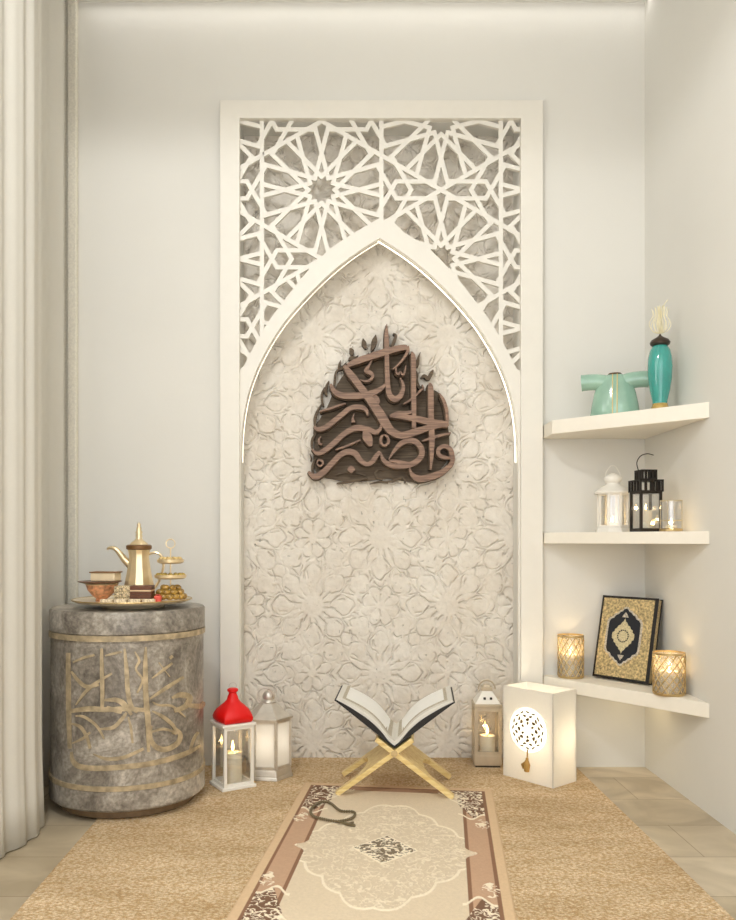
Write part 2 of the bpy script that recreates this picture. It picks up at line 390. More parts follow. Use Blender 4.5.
# fabric-textured edge moulding in the left corner
M_trim = mat('trim_fabric', (240,235,220), .9, var=.06, scale=160, bump=.6, bscale=220)
xa = (67-VX)/F*2.86; xb = (76-VX)/F*2.86
b = MB(); b.b2((xa, 2.86, 0), (xb, 2.889, CZ)); b.b2((WL+.001, 2.868, 0), (xa-.003, 2.889, CZ)); struct(b.build('trim_1', M_trim, bevel=.003))

# ================================================================== CARVED PANEL
cx0 = (380-VX)/F*ND; cz0 = CH+(VY-538)/F*ND; S = .2465
def carved():
    segs = []; U = []
    def arc(c, r, a0, a1, n=6):
        p = [(c[0]+r*math.cos(a0+(a1-a0)*i/n), c[1]+r*math.sin(a0+(a1-a0)*i/n)) for i in range(n+1)]
        return [(p[i][0], p[i][1], p[i+1][0], p[i+1][1]) for i in range(n)]
    def pol(a, r, c=(0,0)): return (c[0]+r*math.cos(a), c[1]+r*math.sin(a))
    A = []
    for k in range(16):                       # thin rays about the smooth hub
        a = (k+.5)*2*PI/16
        A.append(pol(a, .045)+pol(a+.02, .082 if k % 2 else .070))
    for k in range(8):                        # open petals: two sides and a rounded tip
        a = k*PI/4
        p = [pol(a-.10, .066), pol(a-.33, .112), pol(a-.20, .136), pol(a, .152), pol(a+.20, .136), pol(a+.33, .112), pol(a+.10, .066)]
        q = spline(p, 2); A += [(q[i][0], q[i][1], q[i+1][0], q[i+1][1]) for i in range(len(q)-1)]
    for k in range(8):                        # outer darts
        a = (k+.5)*PI/4
        A.append(pol(a, .118)+pol(a-.13, .150)); A.append(pol(a, .118)+pol(a+.13, .150))
        A += arc(pol(a, .168), .020, a+2.2, a+4.1)
    for k in range(4):
        a = (k+.5)*PI/2
        A.append(pol(a-.2, .165)+pol(a-.05, .20)); A.append(pol(a+.2, .165)+pol(a+.05, .20))
    for k in range(16):
        a = (k+.5)*2*PI/16
        A.append(pol(a, .150 if k % 2 else .122)+pol(a, .165 if k % 2 else .100))
    B = []
    for k in range(8):
        a = (k+.5)*PI/4; c = pol(a, .052); B += arc(c, .021, a-1.7, a+1.7, 7)
    for k in range(8):
        a = k*PI/4
        B.append(pol(a, .02)+pol(a, .042))
        c = pol(a, .092); B += arc(c, .022, a+PI-1.3, a+PI+1.3, 6)
    st = .0021
    X, Z = np.meshgrid(np.arange(XL, XR+st, st), np.arange(0, ZT+st, st))
    Xw = X+(vnoise(X, Z, .03, 1)-.5)*.009+(vnoise(X, Z, .011, 11)-.5)*.003; Zw = Z+(vnoise(X, Z, .03, 2)-.5)*.009+(vnoise(X, Z, .011, 12)-.5)*.003
    # nearest lattice points
    u = (Xw-cx0)/(2*S); v = (Zw-cz0)/(2*S)
    lx = (u-np.round(u))*2*S; lz = (v-np.round(v))*2*S
    def field(px, pz, segs): return seg_dist(px, pz, segs)
    # corners of the cell hold another star; the edge middles hold the small rosette
    dist = np.full(X.shape, 9e9)
    for ox, oz in ((0,0),(S,S),(S,-S),(-S,S),(-S,-S)):
        dist = np.minimum(dist, field(lx-ox, lz-oz, A))
    for ox, oz in ((S,0),(-S,0),(0,S),(0,-S)):
        dist = np.minimum(dist, field(lx-ox, lz-oz, B))
    gate = vnoise(X, Z, .03, 5)
    depth = .011*np.clip(gate*2.2-.5, .10, 1)
    g = np.exp(-(dist/.0019)**2)*depth
    pillow = .0012*np.clip(1-np.exp(-(dist/.008)**2), 0, 1)
    rough = (vnoise(X, Z, .008, 3)-.5)*.0013+(vnoise(X, Z, .05, 4)-.5)*.004
    pits = np.clip(vnoise(X, Z, .009, 9)-.965, 0, 1)*.22
    H = .011+pillow-g+rough-pits
    Y = ND-H
    c = np.array(lin((236,231,221))[:3]); c2 = np.array(lin((220,211,197))[:3])
    t = np.clip(vnoise(X, Z, .12, 6)*.7+vnoise(X, Z, .02, 7)*.4-.1, 0, 1)[..., None]
    col = c*t+c2*(1-t)
    col = np.where((pits > .001)[..., None], col*.55, col)
    org = ((XL+XR)/2, ND, 0)
    o = grid_mesh('carved_stone_panel', X, Y, Z, vcol_mat('carved_stone', .85, bump=.5, bscale=180, var=.05, vscale=60), col, origin=org)
    tag(o, 'tall cream stone panel carved with star rosettes at the back of the arched niche', 'wall panel')
carved()

# ================================================================== NICHE FRAME + LATTICE
nf = thing('niche_frame', 'tall white wall frame with pointed arch and star lattice above', 'frame', (( 380.5-VX)/F*2.86, 2.875, 0))
NO = Vector(nf.location)
DF = 2.86
fo = [P(220, 540, DF).x, P(543, 540, DF).x, P(0, 100, DF).z]; 
b = MB()
def rect_frame(b, x0, x1, z1, xi0, xi1, zi1, y0, y1):
    poly = [(x0, 0), (xi0, 0), (xi0, zi1), (xi1, zi1), (xi1, 0), (x1, 0), (x1, z1), (x0, z1)]
    b.prism(poly, y0, y1, lambda x, z, t: (x-NO.x, t-NO.y, z))
rect_frame(b, fo[0], fo[1], fo[2], XL, XR, ZT, DF, 2.8895)
b.build('outer_frame', M_frame, nf, bevel=.0015)
AD = 2.875; ax = 379.5
inn = [(0,238),(14,246.5),(30,257.5),(48,272),(65,288),(81,305),(96,323),(108,341),(119,361),(127,380),(133,400),(136.5,420),(138.3,440),(138.8,461)]
outr = [(0,218),(24,232),(52,251),(77,277),(95,300),(112,323),(127,349),(139,373)]
inn_s = spline(inn, 4); out_s = spline(outr, 4)
def AP(px, py): p = P(px, py, AD); return (p.x, p.z)
left_i = [AP(ax-x, y) for x, y in inn_s]; right_i = [AP(ax+x, y) for x, y in inn_s]
left_o = [AP(ax-x, y) for x, y in out_s]; right_o = [AP(ax+x, y) for x, y in out_s]
b = MB()
fnA = lambda x, z, t: (x-NO.x, t-NO.y, z)
def band(inner, outer, edge, sgn):
    # resample both to the same count
    n = 60
    def rs(p, n):
        L = [0]
        for i in range(1, len(p)): L.append(L[-1]+math.dist(p[i], p[i-1]))
        return [(np.interp(L[-1]*k/n, L, [q[0] for q in p]), np.interp(L[-1]*k/n, L, [q[1] for q in p])) for k in range(n+1)]
    ip = [q for q in inner]; zi_end = outer[-1][1]
    up = [q for q in ip if q[1] >= zi_end]; dn = [q for q in ip if q[1] < zi_end]
    I = rs(up, n); O = rs(outer, n)
    DN = [I[-1]]+dn+[(inner[-1][0], 0.0)]
    E = [(edge, q[1]) for q in DN]
    Iall = I+DN[1:]; Oall = O[:-1]+[(edge, O[-1][1])]+E[1:]
    m = len(Iall)
    vs = [fnA(x, z, AD) for x, z in Iall]+[fnA(x, z, AD) for x, z in Oall]+[fnA(x, z, AD+.022) for x, z in Iall]+[fnA(x, z, AD+.022) for x, z in Oall]
    fs = []
    for i in range(m-1):
        fs += [(i, i+1, m+i+1, m+i), (2*m+i, 3*m+i, 3*m+i+1, 2*m+i+1), (i, 2*m+i, 2*m+i+1, i+1), (m+i, m+i+1, 3*m+i+1, 3*m+i)]
    b.add(vs, fs)
band(left_i, left_o, XL, -1); band(right_i, right_o, XR, 1)
b.build('arch_band', M_frame, nf)
# lattice bars: 12-point star rosettes on a triangular grid
LS = 138.0; pitch = LS
def lattice_segments():
    base = []
    t13 = math.tan(math.radians(13)); a13 = math.radians(14.5)
    # long rays: start on the 60-degree axis, cross the 90-degree axis at r=36, run out to the medial line
    d = 37*math.sin(a13)
    # line through (0,36) leaning 13 deg: points (s*sin13, 36+s*cos13)
    def pt(s): return (s*math.sin(a13), 37+s*math.cos(a13))
    # inner end where it meets the axis at 47 degrees from its normal
    foot = -37*math.cos(a13); si = foot+d*math.tan(math.radians(45.5))
    sM = (65.0-37)/math.cos(a13); sT = (59.8-37)/math.cos(a13)+.5
    rot = lambda p, a: (p[0]*math.cos(a)-p[1]*math.sin(a), p[0]*math.sin(a)+p[1]*math.cos(a))
    mir = lambda p: (-p[0], p[1])
    M = (0.0, 69.0); T = (39.84, 69.0)
    hexs = []
    R = 9.8
    hl = ((44.74, 69-8.49), (5.7, 69-8.49))
    kag = (M, (59.75, 34.5))
    for k in range(6):
        a = k*PI/3
        for mm in (0, 1):
            f = (lambda p: rot(mir(p), a)) if mm else (lambda p: rot(p, a))
            base.append((f(pt(si)), f(pt(sM))))
            g = lambda p: f(rot(p, -PI/6))
            base.append((g(pt(si)), g(pt(sT))))
            base.append((f(kag[0]), f(kag[1]))); base.append((f(hl[0]), f(hl[1])))
    # hexagon sides that face away from this rosette come from its neighbours
    return base
BS = lattice_segments()
ctr = []
for i in range(-2, 4):
    for j in range(-3, 5):
        cx = 321.6+i*119.6; cy = 189.5+j*LS+(LS/2 if i % 2 else 0)
        ctr.append((cx, cy))
oy = [o[1] for o in out_s]; oxx = [o[0] for o in out_s]
def inside(x, y):
    if x < 238.5 or x > 522 or y < 117 or y > 386: return False
    if y > 218:
        h = np.interp(y, oy, oxx) if y < 373 else 150
        if abs(x-ax) < h-4: return False
    return True
b = MB(); seen = set(); nb = 0
fnL = lambda px, py, t: ((px-VX)/F*(AD+.001)-NO.x, t-NO.y, CH+(VY-py)/F*(AD+.001))
WLAT = 4.35
for cx, cy in ctr:
    for p, q in BS:
        x0, y0, x1, y1 = cx+p[0], cy-p[1], cx+q[0], cy-q[1]
        key = tuple(sorted(((round(x0, 0), round(y0, 0)), (round(x1, 0), round(y1, 0)))))
        if key in seen: continue
        seen.add(key)
        n = 80; run = None; runs = []
        for k in range(n+1):
            t = k/n; ok = inside(x0+(x1-x0)*t, y0+(y1-y0)*t)
            if ok and run is None: run = t
            if not ok and run is not None: runs.append((run, t)); run = None
        if run is not None: runs.append((run, 1))
        for t0, t1 in runs:
            if t1-t0 < .02: continue
            l = math.hypot(x1-x0, y1-y0); e = 1.6/l
            t0 = t0-e if t0 == 0 else t0; t1 = t1+e if t1 == 1 else t1
            nb += 1; j = (nb % 17)*.00006
            b.ribbon([(x0+(x1-x0)*t0, y0+(y1-y0)*t0, WLAT), (x0+(x1-x0)*t1, y0+(y1-y0)*t1, WLAT)], fnL, AD+.003+j, AD+.017-j)
b.build('star_lattice', M_frame, nf)
# light strip round the inner edge of the arch
M_led = mat('led_strip', (255,250,235), .5, emit=(255,244,220), estr=1.6)
b = MB()
for sgn in (-1, 1):
    pts = []
    for x, y in inn_s:
        p = P(ax+sgn*(x-1.2+(1.0 if sgn > 0 else .6)*0), y+.8, AD)
        pts.append((p.x-NO.x, AD+.026-NO.y, p.z))
    b.tube(pts, .0024 if sgn > 0 else .0010, 6)
b.build('light_strip', M_led, nf, smooth=True)

# ================================================================== CALLIGRAPHY
CD = 2.935
fnC = lambda px, py, t: ((px-VX)/F*CD, t, CH+(VY-py)/F*CD)
def rg(ox, oy, pts, k=9.2): return [(ox+x/k, oy+y/k, w_/k) for x, y, w_ in pts]
def fg(pts): return rg(300, 310, pts, 4.33)
R1 = lambda p: rg(305, 325, p); R2 = lambda p: rg(380, 325, p); R3 = lambda p: rg(305, 405, p); R4 = lambda p: rg(380, 405, p)
front = [
 fg([(205,243,16),(240,226,26),(300,205,28),(380,180,28),(440,165,24),(462,164,20)]),
 fg([(462,160,16),(466,180,12),(440,222,9),(402,258,5)]),
 fg([(192,242,14),(215,275,28),(250,320,30),(295,380,32),(335,435,40),(368,488,40),(395,525,34),(440,544,30),(500,528,30),(560,510,24),(642,492,20)]),
 fg([(388,460,10),(430,462,20),(500,472,26),(570,488,30),(640,497,26)]),
 R2([(95,112+725,14),(150,815,30),(230,812,34),(300,800,26)]),
 R1([(235,545,18),(270,615,44),(340,650,56),(430,655,60),(540,648,56),(640,620,50),(710,580,34),(735,545,14)]),
 R2([(62,-5,6),(58,60,26),(60,140,40),(62,300,40),(66,450,42),(72,570,44),(90,650,52),(135,685,54),(185,655,46),(212,590,36),(205,530,24),(182,490,6)]),
 R2([(145,395,12),(150,440,18),(170,455,18),(185,432,14),(200,455,18),(222,450,18),(238,375,6)]),
 R2([(290,250,12),(305,300,44),(308,450,44),(308,600,44),(310,740,44),(312,950,36)]),
 fg([(560,318,8),(565,345,24),(567,470,24),(570,560,24),(569,640,16),(565,692,5)]),
 R4([(450,-360+0,0)]) if 0 else fg([(602,362,6),(622,395,14),(634,440,14),(637,492,12)]),
 fg([(448,407,5),(485,385,9),(522,348,6)]),
 fg([(85,441,5),(140,424,10),(197,404,5)]),
 fg([(153,606,5),(205,588,9),(262,563,5)]),
 fg([(528,568,5),(590,548,12),(652,533,6)]),
 R3([(578,100,10),(560,45,36),(500,20,44),(420,30,44),(345,85,46),(265,150,46),(185,208,44),(120,224,38),(80,195,10)]),
 R3([(700,150,16),(695,215,28),(650,252,40),(590,230,48),(500,212,54),(430,225,50),(350,275,46),(270,348,48),(190,412,46),(115,445,38),(60,405,10)]),
 R3([(552,235,40),(570,290,84),(590,335,70),(606,380,26)]),
 R4([(0,430,30),(-35,470,40),(-70,520,42),(-120,545,38),(-180,510,46),(-225,450,54),(-290,430,54),(-365,460,50),(-440,535,50),(-520,618,52),(-600,660,52),(-662,615,20)]),
 R3([(110,545,6),(120,510,14),(150,510,18),(165,540,18),(140,562,16),(112,545,12)]),
 R3([(148,290,6),(128,320,14),(132,352,20),(158,362,10)]),
 R3([(452,80,6),(440,120,16),(445,160,34)]),
 R3([(425,558,10),(425,592,70),(425,626,10)]),
 R3([(725,275,10),(700,300,24),(700,350,24),(735,372,22),(770,340,24),(755,290,22),(725,275,12)]),
 R4([(80,500,6),(125,430,26),(185,360,42),(260,326,50),(330,340,52),(380,400,50),(382,465,50),(335,520,50),(265,552,50),(175,562,50),(90,550,46),(30,505,36),(8,440,14)]),
 R4([(82,512,20),(160,520,30),(280,545,30)]),
 R4([(648,488,22),(590,482,34),(540,455,36),(540,405,36),(590,380,36),(640,400,40),(662,455,44),(662,530,40),(610,590,46),(540,635,56),(450,665,60),(370,680,58),(310,655,46),(280,610,22),(272,560,6)]),
 R2([(-75,640,20),(-40,680,62),(-5,720,20)]),
 R1([(612,328,6),(585,380,24),(560,420,34),(600,440,40),(624,470,26),(600,505,22),(560,518,20),(505,505,6)]),
 R2([(385,550,10),(398,580,14),(372,605,18),(332,642,8)]),
]
back = [
 R2([(125,60,6),(150,80,22),(135,130,30),(110,180,20)]),
 R2([(378,235,4),(358,290,22),(350,345,34),(352,372,10)]),
 R2([(325,400,16),(345,440,22),(345,500,24),(365,560,28),(390,575,14)]),
 R2([(385,470,14),(415,455,30),(450,478,34),(480,430,34),(496,400,12)]),
 R1([(220,500,6),(200,545,24),(188,600,26),(200,640,10)]),
 R1([(180,560,10),(155,620,20),(155,690,22),(170,735,14)]),
 R1([(328,310,4),(318,350,24),(306,395,16)]),
 R1([(412,198,8),(430,225,46),(432,262,16)]),
 R1([(400,300,10),(430,290,44),(470,278,8),(492,262,4)]),
 R1([(535,108,6),(545,150,44),(562,200,20)]),
 R1([(655,72,6),(642,130,50),(625,190,34),(612,222,8)]),
 R1([(300,395,16),(280,440,22),(270,520,22),(262,570,16)]),
 R1([(380,330,6),(340,380,26),(300,400,6)]),
 R2([(545,625,4),(520,690,26),(500,740,10)]),
 R3([(150,-20,8),(110,50,22),(88,120,26),(90,200,20)]),
 R3([(105,240,10),(68,300,24),(60,360,24),(70,420,20)]),
 R3([(100,480,10),(70,540,24),(66,600,24),(90,650,20)]),
 R3([(40,440,6),(55,480,16),(48,510,6)]),
 R3([(290,716,8),(400,700,24),(500,680,20),(575,665,6)]),
 R3([(280,640,8),(400,610,14),(560,640,8)]),
 R3([(730,590,10),(680,585,16),(650,620,18),(670,665,18),(720,680,14)]),
 R4([(50,700,8),(130,690,20),(170,672,24),(215,665,24),(240,690,20),(235,712,8)]),
 R4([(-90,720,6),(0,700,18),(80,705,20)]),
]
cal_o = (P(381, 0, CD).x, ND-.01, CH+(VY-484)/F*CD)
cal = thing('calligraphy_sculpture', 'brown carved wooden Arabic calligraphy mounted on the carved cream panel', 'wall art', cal_o)
off = lambda fn: (lambda x, y, t: tuple(np.subtract(fn(x, y, t), cal_o)))
b = MB()
for i, s_ in enumerate(front): b.ribbon(s_, off(fnC), 2.925+.00025*i, 2.949, 6)
b.build('lettering', M_walnut, cal)
b = MB()
for i, s_ in enumerate(front): b.ribbon([(x, y, w_+1.5) for x, y, w_ in s_], off(fnC), 2.949+.0002*i, 2.992, 6)
for i, s_ in enumerate(back): b.ribbon(s_, off(fnC), 2.958+.0003*i, 2.9905, 6)
# added dark sheet; its colour gives the shade between the strokes
bk = [(335,386),(347,368),(362,356),(382,348),(400,346),(412,354),(416,372),(425,388),(436,388),(446,398),(449,420),(451,440),(449,458),(440,470),(425,481),(405,480),(388,478),(370,480),(350,481),(330,478),(318,474),(313,462),(314,445),(313,428),(319,418),(327,405)]
b.prism([(x, y) for x, y in spline(bk, 4, True)], 2.978, 2.992, off(fnC))
b.build('back_layer_shade', M_walnut_dark_shade, cal)

# ================================================================== FLOOR COVERINGS
b = MB()
pol = [(-.69, .2), (.825, .2), (.825, 2.885), (XR-.002, 2.885), (XR-.002, 2.99), (XL+.002, 2.99), (XL+.002, 2.885), (-.69, 2.885)]
b.prism(pol, 0, .007, lambda x, y, t: (x, y, t))
o = b.build('jute_mat', jute_mat(), origin=(.07, 1.6, 0)); tag(o, 'large woven natural jute mat covering most of the tiled floor', 'mat')

def prayer_rug():
    Wd, Ln = .602, 1.09; st = .0019
    rot = math.radians(-7.3); o0 = Vector((.1834, 2.632, 0))
    u = np.arange(-Wd/2, Wd/2+st, st); v = np.arange(0, Ln+st, st)
    U, V = np.meshgrid(u, v)
    cr = lambda c: np.array(lin(c)[:3])
    cream = cr((224,206,178)); brown = cr((142,104,78)); rose = cr((198,162,132)); edge = cr((220,190,152)); dark = cr((98,72,54)); lite = cr((246,232,206)); med = cr((128,112,90))
    col = np.zeros(U.shape+(3,)); col[:] = cream; H = np.full(U.shape, .004)
    du = Wd/2-np.abs(U); dv = np.minimum(V, Ln-V); de = np.minimum(du, dv)
    inner = (du > .098) & (dv > .060)
    def put(mask, c, h=None):
        col[mask] = c
        if h is not None: H[mask] += h
    put(~inner, rose)
    put((~inner) & ((du < .110) & (du > .088) & (dv > .06)), brown)
    put((dv < .066) & (du > .1), brown*.5+rose*.5)
    put(de < .034, brown)
    put(de < .025, edge, .001)
    # curls by warped noise
    def curls(s, th, seed):
        a_ = vnoise(U, V, s, seed); b_ = vnoise(U, V, s, seed+1)
        n1 = vnoise(U+a_*s*1.6, V+b_*s*1.6, s, seed+2)
        return np.abs(n1-.5) < th
    A = np.abs(U); VV = np.minimum(V, Ln-V)
    cornerzone = (de > .034) & (A > Wd/2-.15+np.clip(VV-.05, 0, 1)*.35) & (VV < .27+.02*np.sin(A*90))
    topmask = (VV < .075)
    cz_ = cornerzone & ((~inner) | (A > .19))
    cz_ &= ~((VV > .08) & (A < Wd/2-.11) & (VV > .17))
    c1 = curls(.0105, .10, 21); 
    put(cz_, dark*.5+brown*.5); put(cz_ & c1, lite, .0012)
    # outline of the corner zones
    outer2 = (np.abs(VV-(.27+.02*np.sin(A*90))) < .006) & (A > .19) & (de > .034)
    put(outer2, lite, .001)
    # small pendants on the side border
    for vc in (.33,):
        m = ((np.abs(A-.255)/.02)**2+((VV-vc)/.04)**2 < 1) & curls(.012, .12, 31); put(m, lite, .001)
    # medallion
    mc = .545; x = U; y = V-mc
    th = np.arctan2(y*.7, x); r = np.hypot(x, y*.7)
    def lobed(R0, amp, k): 
        return R0*(1+amp*np.abs(np.cos(k*th/2)))
    # pointed-oval outline reaching the side border
    R = .185+.045*np.abs(np.cos(th))**12+.05*np.abs(np.sin(th))**10+.014*np.abs(np.sin(8*th))
    infield = (du > .098-.03*np.exp(-(y/.02)**2)) & (dv > .05)
    ring = (np.abs(r-R) < .0035) & infield; put(ring, lite, .0016)
    R2_ = R*.70; put((np.abs(r-R2_) < .002) & infield, lite*.6+cream*.4, .0012)
    inm = (r < R*.98) & infield & (r > .06)
    cc = curls(.0115, .06, 41); put(inm & cc, lite*.65+cream*.35, .0016); put(inm & ~cc, cream*.96)
    tip = (np.abs(U) > .195) & (np.abs(U) < .225) & (np.abs(y) < (.228-np.abs(U))*.8); put(tip & ~inner, cream, .0005)
    # dark centre diamond
    dm = np.abs(x)/.080+np.abs(y)/.092
    put(dm < 1, med); put((dm < 1) & curls(.010, .13, 51), lite, .001); put((dm < 1.08) & (dm > 1), lite, .001)
    # field corners: arabesque relief in cream
    fc = inner & (A > .12) & (VV < .30) & (VV > .06) & ((.30-VV)*.9+(A-.2)*1.4 > .12)
    put(fc & curls(.013, .08, 61), lite, .0014)
    put(inner & (np.abs((.30-VV)*.9+(A-.2)*1.4-.12) < .004) & (VV < .3), lite, .0014)
    # weave
    H += (vnoise(U, V, .003, 71)-.5)*.0006
    ridge = de < .0025; H[ridge] -= .003
    c, s_ = math.cos(rot), math.sin(rot)
    X = o0.x+U*c+V*s_; Y = o0.y+U*s_-V*c
    H2 = H+.0072
    # closed slab: pull the border down
    H2[0, :] = H2[-1, :] = .0072; H2[:, 0] = H2[:, -1] = .0072
    o = grid_mesh('prayer_rug', X, Y, H2, vcol_mat('rug_pile', .95, bump=.4, bscale=500, var=.05, vscale=120), col, origin=(o0.x, o0.y-.5, 0))
    tag(o, 'cream prayer rug with brown border and carved floral medallion lying on the jute mat', 'rug')
prayer_rug()

# prayer beads
bp = [(510,105),(545,115),(590,150),(650,155),(662,170),(640,190),(575,202),(500,190),(455,175),(445,150),(470,120)]
pts = [G(220+x/4.907, 780+y/4.907, .017) for x, y in bp]
cp = spline([tuple(p) for p in pts], 12, True)
L = [0.0]
for i in range(1, len(cp)+1): L.append(L[-1]+math.dist(cp[i % len(cp)], cp[i-1]))
ctrb = sum((Vector(p) for p in cp), Vector())/len(cp); ctrb.z = .011
bd = thing('prayer_beads', 'loop of dark olive prayer beads lying on the corner of the rug', 'beads', tuple(ctrb))
M_bead = mat('olive_beads', (112,98,70), .35, var=.15)
NB = 66; arr = np.array(cp+[cp[0]]); b = MB(); one = None
for k in range(NB):
    s_ = L[-1]*k/NB; p = [np.interp(s_, L, arr[:, j])-ctrb[j] for j in range(3)]
    if one is None:
        m_ = MB(); m_.ell((0,0,0), (.0042,.0042,.0042), 10, 6); one = m_.build('bead', M_bead, bd, smooth=True); one.location = p
    else:
        c = one.copy(); sc.collection.objects.link(c); c.parent = bd; c.location = p
b = MB(); b.tube([tuple(Vector(q)-ctrb) for q in cp], .0008, 5, True); b.build('cord', M_bead, bd)
t0 = G(220+575/4.907, 780+204/4.907, .017)-ctrb; t1 = G(220+662/4.907, 780+224/4.907, .016)-ctrb; t2 = G(220+655/4.907, 780+208/4.907, .016)-ctrb
b = MB(); b.tube([t0, t0.lerp(t1, .3)], .003, 8); b.tube([t0.lerp(t1, .3), t0.lerp(t1, .6), t1], [.003,.005,.004], 8); b.tube([t0.lerp(t1, .5), t2], [.002,.003], 8)
b.build('tassel', M_bead, bd, smooth=True)

# ================================================================== CURTAIN
M_curt = sheer('curtain_cloth', (246,243,234), .3)
ctrl = [(1.15,-.97),(1.45,-.955),(1.8,-.915),(2.04,-.862),(2.17,-.828),(2.29,-.838),(2.40,-.93),(2.56,-.958),(2.68,-.955),(2.76,-.932),(2.825,-.950)]
sp = spline([(y, x) for y, x in ctrl], 30)
rows = 24; V3 = []; n = len(sp)
Xc = np.zeros((rows+1, n)); Yc = np.zeros_like(Xc); Zc = np.zeros_like(Xc)
for r_ in range(rows+1):
    z = .004+(CZ-.02)*r_/rows
    fl_ = 1+.5*(1-r_/rows)
    for i, (y, x) in enumerate(sp):
        amp = .0045*fl_*(1 if y < 2.33 else .3)
        k = math.sin(y*2*PI/.088+.8*math.sin(y*9))+.45*math.sin(y*2*PI/.043+1.1)
        low = .012*max(0, 1-z/.25)
        Xc[r_, i] = x+amp*k*.7+low*.6; Yc[r_, i] = y+amp*.5*math.cos(y*2*PI/.088); Zc[r_, i] = z
o = grid_mesh('curtain', Xc, Yc, Zc, M_curt, origin=(-.93, 2.0, 0))
md = o.modifiers.new('solid', 'SOLIDIFY'); md.thickness = .0022
tag(o, 'floor-length ivory curtain hanging in soft folds along the left side wall', 'curtain')

# ================================================================== ROUND CABINET
DC = Vector((-.6520, 2.53, 0)); DR = .2320
M_stone = stone_mat(); M_inlay = mat('brass_inlay', (188,170,138), .45, .2, var=.25, scale=40, bump=.3)
cab = thing('round_cabinet', 'round grey stone cabinet with gold inlaid script beside the curtain', 'cabinet', tuple(DC))
b = MB(); b.lathe([(.200,.0072),(.205,.012),(.205,.04)], n=96); b.build('plinth', mat('plinth_brown', (120,98,72), .5, .2, var=.2), cab, smooth=True)
b = MB(); b.lathe([(DR-.006,.034),(DR,.040),(DR,.092),(DR-.004,.096),(DR-.004,.515),(DR-.004,.53)], n=128); b.build('body', M_stone, cab, smooth=True)
b = MB(); b.lathe([(DR-.004,.530),(DR,.534),(DR,.590),(DR-.005,.596),(.0001,.596)], n=128); b.build('top_slab', M_stone, cab, smooth=True)
b = MB(); b.ring(DR-.02, DR+.0012, .514, .530, n=128); b.build('upper_band', M_inlay, cab, smooth=True)
b = MB(); b.ring(DR-.02, DR+.0012, .094, .108, n=128); b.build('lower_band', M_inlay, cab, smooth=True)
def fnD(px, py, t):
    # ray through the picture point meets the cabinet's round side; strip gets its own thickness t
    R_ = DR-.004; dx = (px-VX)/F; A_ = dx*dx+1; B_ = -2*(dx*DC.x+DC.y); C_ = DC.x**2+DC.y**2-R_**2
    disc = max(B_*B_-4*A_*C_, 0); y = (-B_-math.sqrt(disc))/(2*A_); x = dx*y; z = CH+(VY-py)/F*y
    nx, ny = (x-DC.x)/R_, (y-DC.y)/R_
    return (nx*(R_+t), ny*(R_+t), z)
dz = lambda p: rg(50, 630, p, 4.6)
ds = [
 [(85,105,14),(86,250,17),(88,400,17),(92,545,13)], [(238,85,10),(240,200,15),(242,300,15),(240,365,12)],
 [(343,85,8),(352,180,16),(358,280,17),(372,345,17),(400,380,8)], [(440,78,6),(438,150,16),(440,300,20),(450,420,20),(452,560,10)],
 [(100,372,14),(180,362,20),(260,366,18),(340,362,18),(440,368,14)],
 [(100,560,8),(106,600,16),(140,628,20),(220,636,20),(330,630,20),(450,616,20),(560,590,20),(640,560,16),(690,530,8)],
 [(466,440,8),(462,500,16),(490,540,20),(535,548,20),(585,520,18),(598,480,16),(575,455,12)],
 [(560,312,8),(600,298,20),(640,310,22),(622,350,20),(570,372,14)], [(625,345,14),(690,350,20),(705,330,10)],
 [(458,316,6),(530,268,14),(612,216,10)], [(468,222,4),(515,188,10),(562,152,8)],
 [(120,345,4),(160,290,12),(210,245,12),(285,200,8)], [(108,148,6),(155,128,10),(205,115,8)], [(255,118,6),(300,106,10),(330,100,6)],
 [(250,322,8),(310,322,18),(350,350,20),(375,390,10)], [(262,352,6),(300,368,16),(330,380,10)],
 [(225,455,6),(290,448,14),(330,410,14),(352,380,8)],
 [(200,570,4),(260,592,12),(340,585,14),(430,545,10)],
 [(100,190,6),(130,230,12),(170,260,14),(225,250,12)], [(470,372,6),(520,400,14),(565,440,14),(578,480,12)],
 [(100,430,6),(140,445,12),(170,490,12),(185,545,10)], [(120,395,6),(160,400,10),(215,440,10),(250,500,6)],
 [(390,100,4),(410,140,10),(395,180,8),(425,230,8),(400,290,8)], [(552,120,14),(560,130,14)], [(460,470,6),(520,455,10),(575,470,8)],
 [(560,475,8),(590,470,14),(600,500,10)], [(500,150,4),(550,215,0+4)], [(640,560,8),(660,500,10),(680,470,8)],
 [(105,520,5),(150,500,10),(185,470,8)], [(470,330,5),(500,345,8),(560,350,9),(620,400,6)], [(360,400,6),(372,450,10),(380,520,8)],
]
b = MB()
for i, s_ in enumerate(ds): b.ribbon([(x, y, w_*1.22) for x, y, w_ in dz(s_)], fnD, -.004, .0022+.0002*(i % 5), 6)
b.build('script_inlay', M_inlay, cab)

# ================================================================== THINGS ON THE TRAY
TZ = .6062
tr = thing('serving_tray', 'pale gold round serving tray on top of the stone cabinet', 'tray', (-.632, 2.50, TZ))
b = MB(); b.lathe([(.085,-.0100),(.092,-.0100),(.100,-.001),(.12,0),(.160,.005),(.174,.011),(.1775,.0135),(.176,.015),(.168,.0125),(.150,.009),(.0001,.0085)], n=72)
b.build('dish', mat('tray_gold', (242,228,200), .35, .25, var=.05), tr, smooth=True)
b = MB(); b.tube(circle((0,0,.0142), .1770, 72, 'XY'), .0022, 8, True); b.build('rim', M_gold, tr, smooth=True)
def TP(px, d): return (px-VX)/F*d
ZB = TZ+.0088
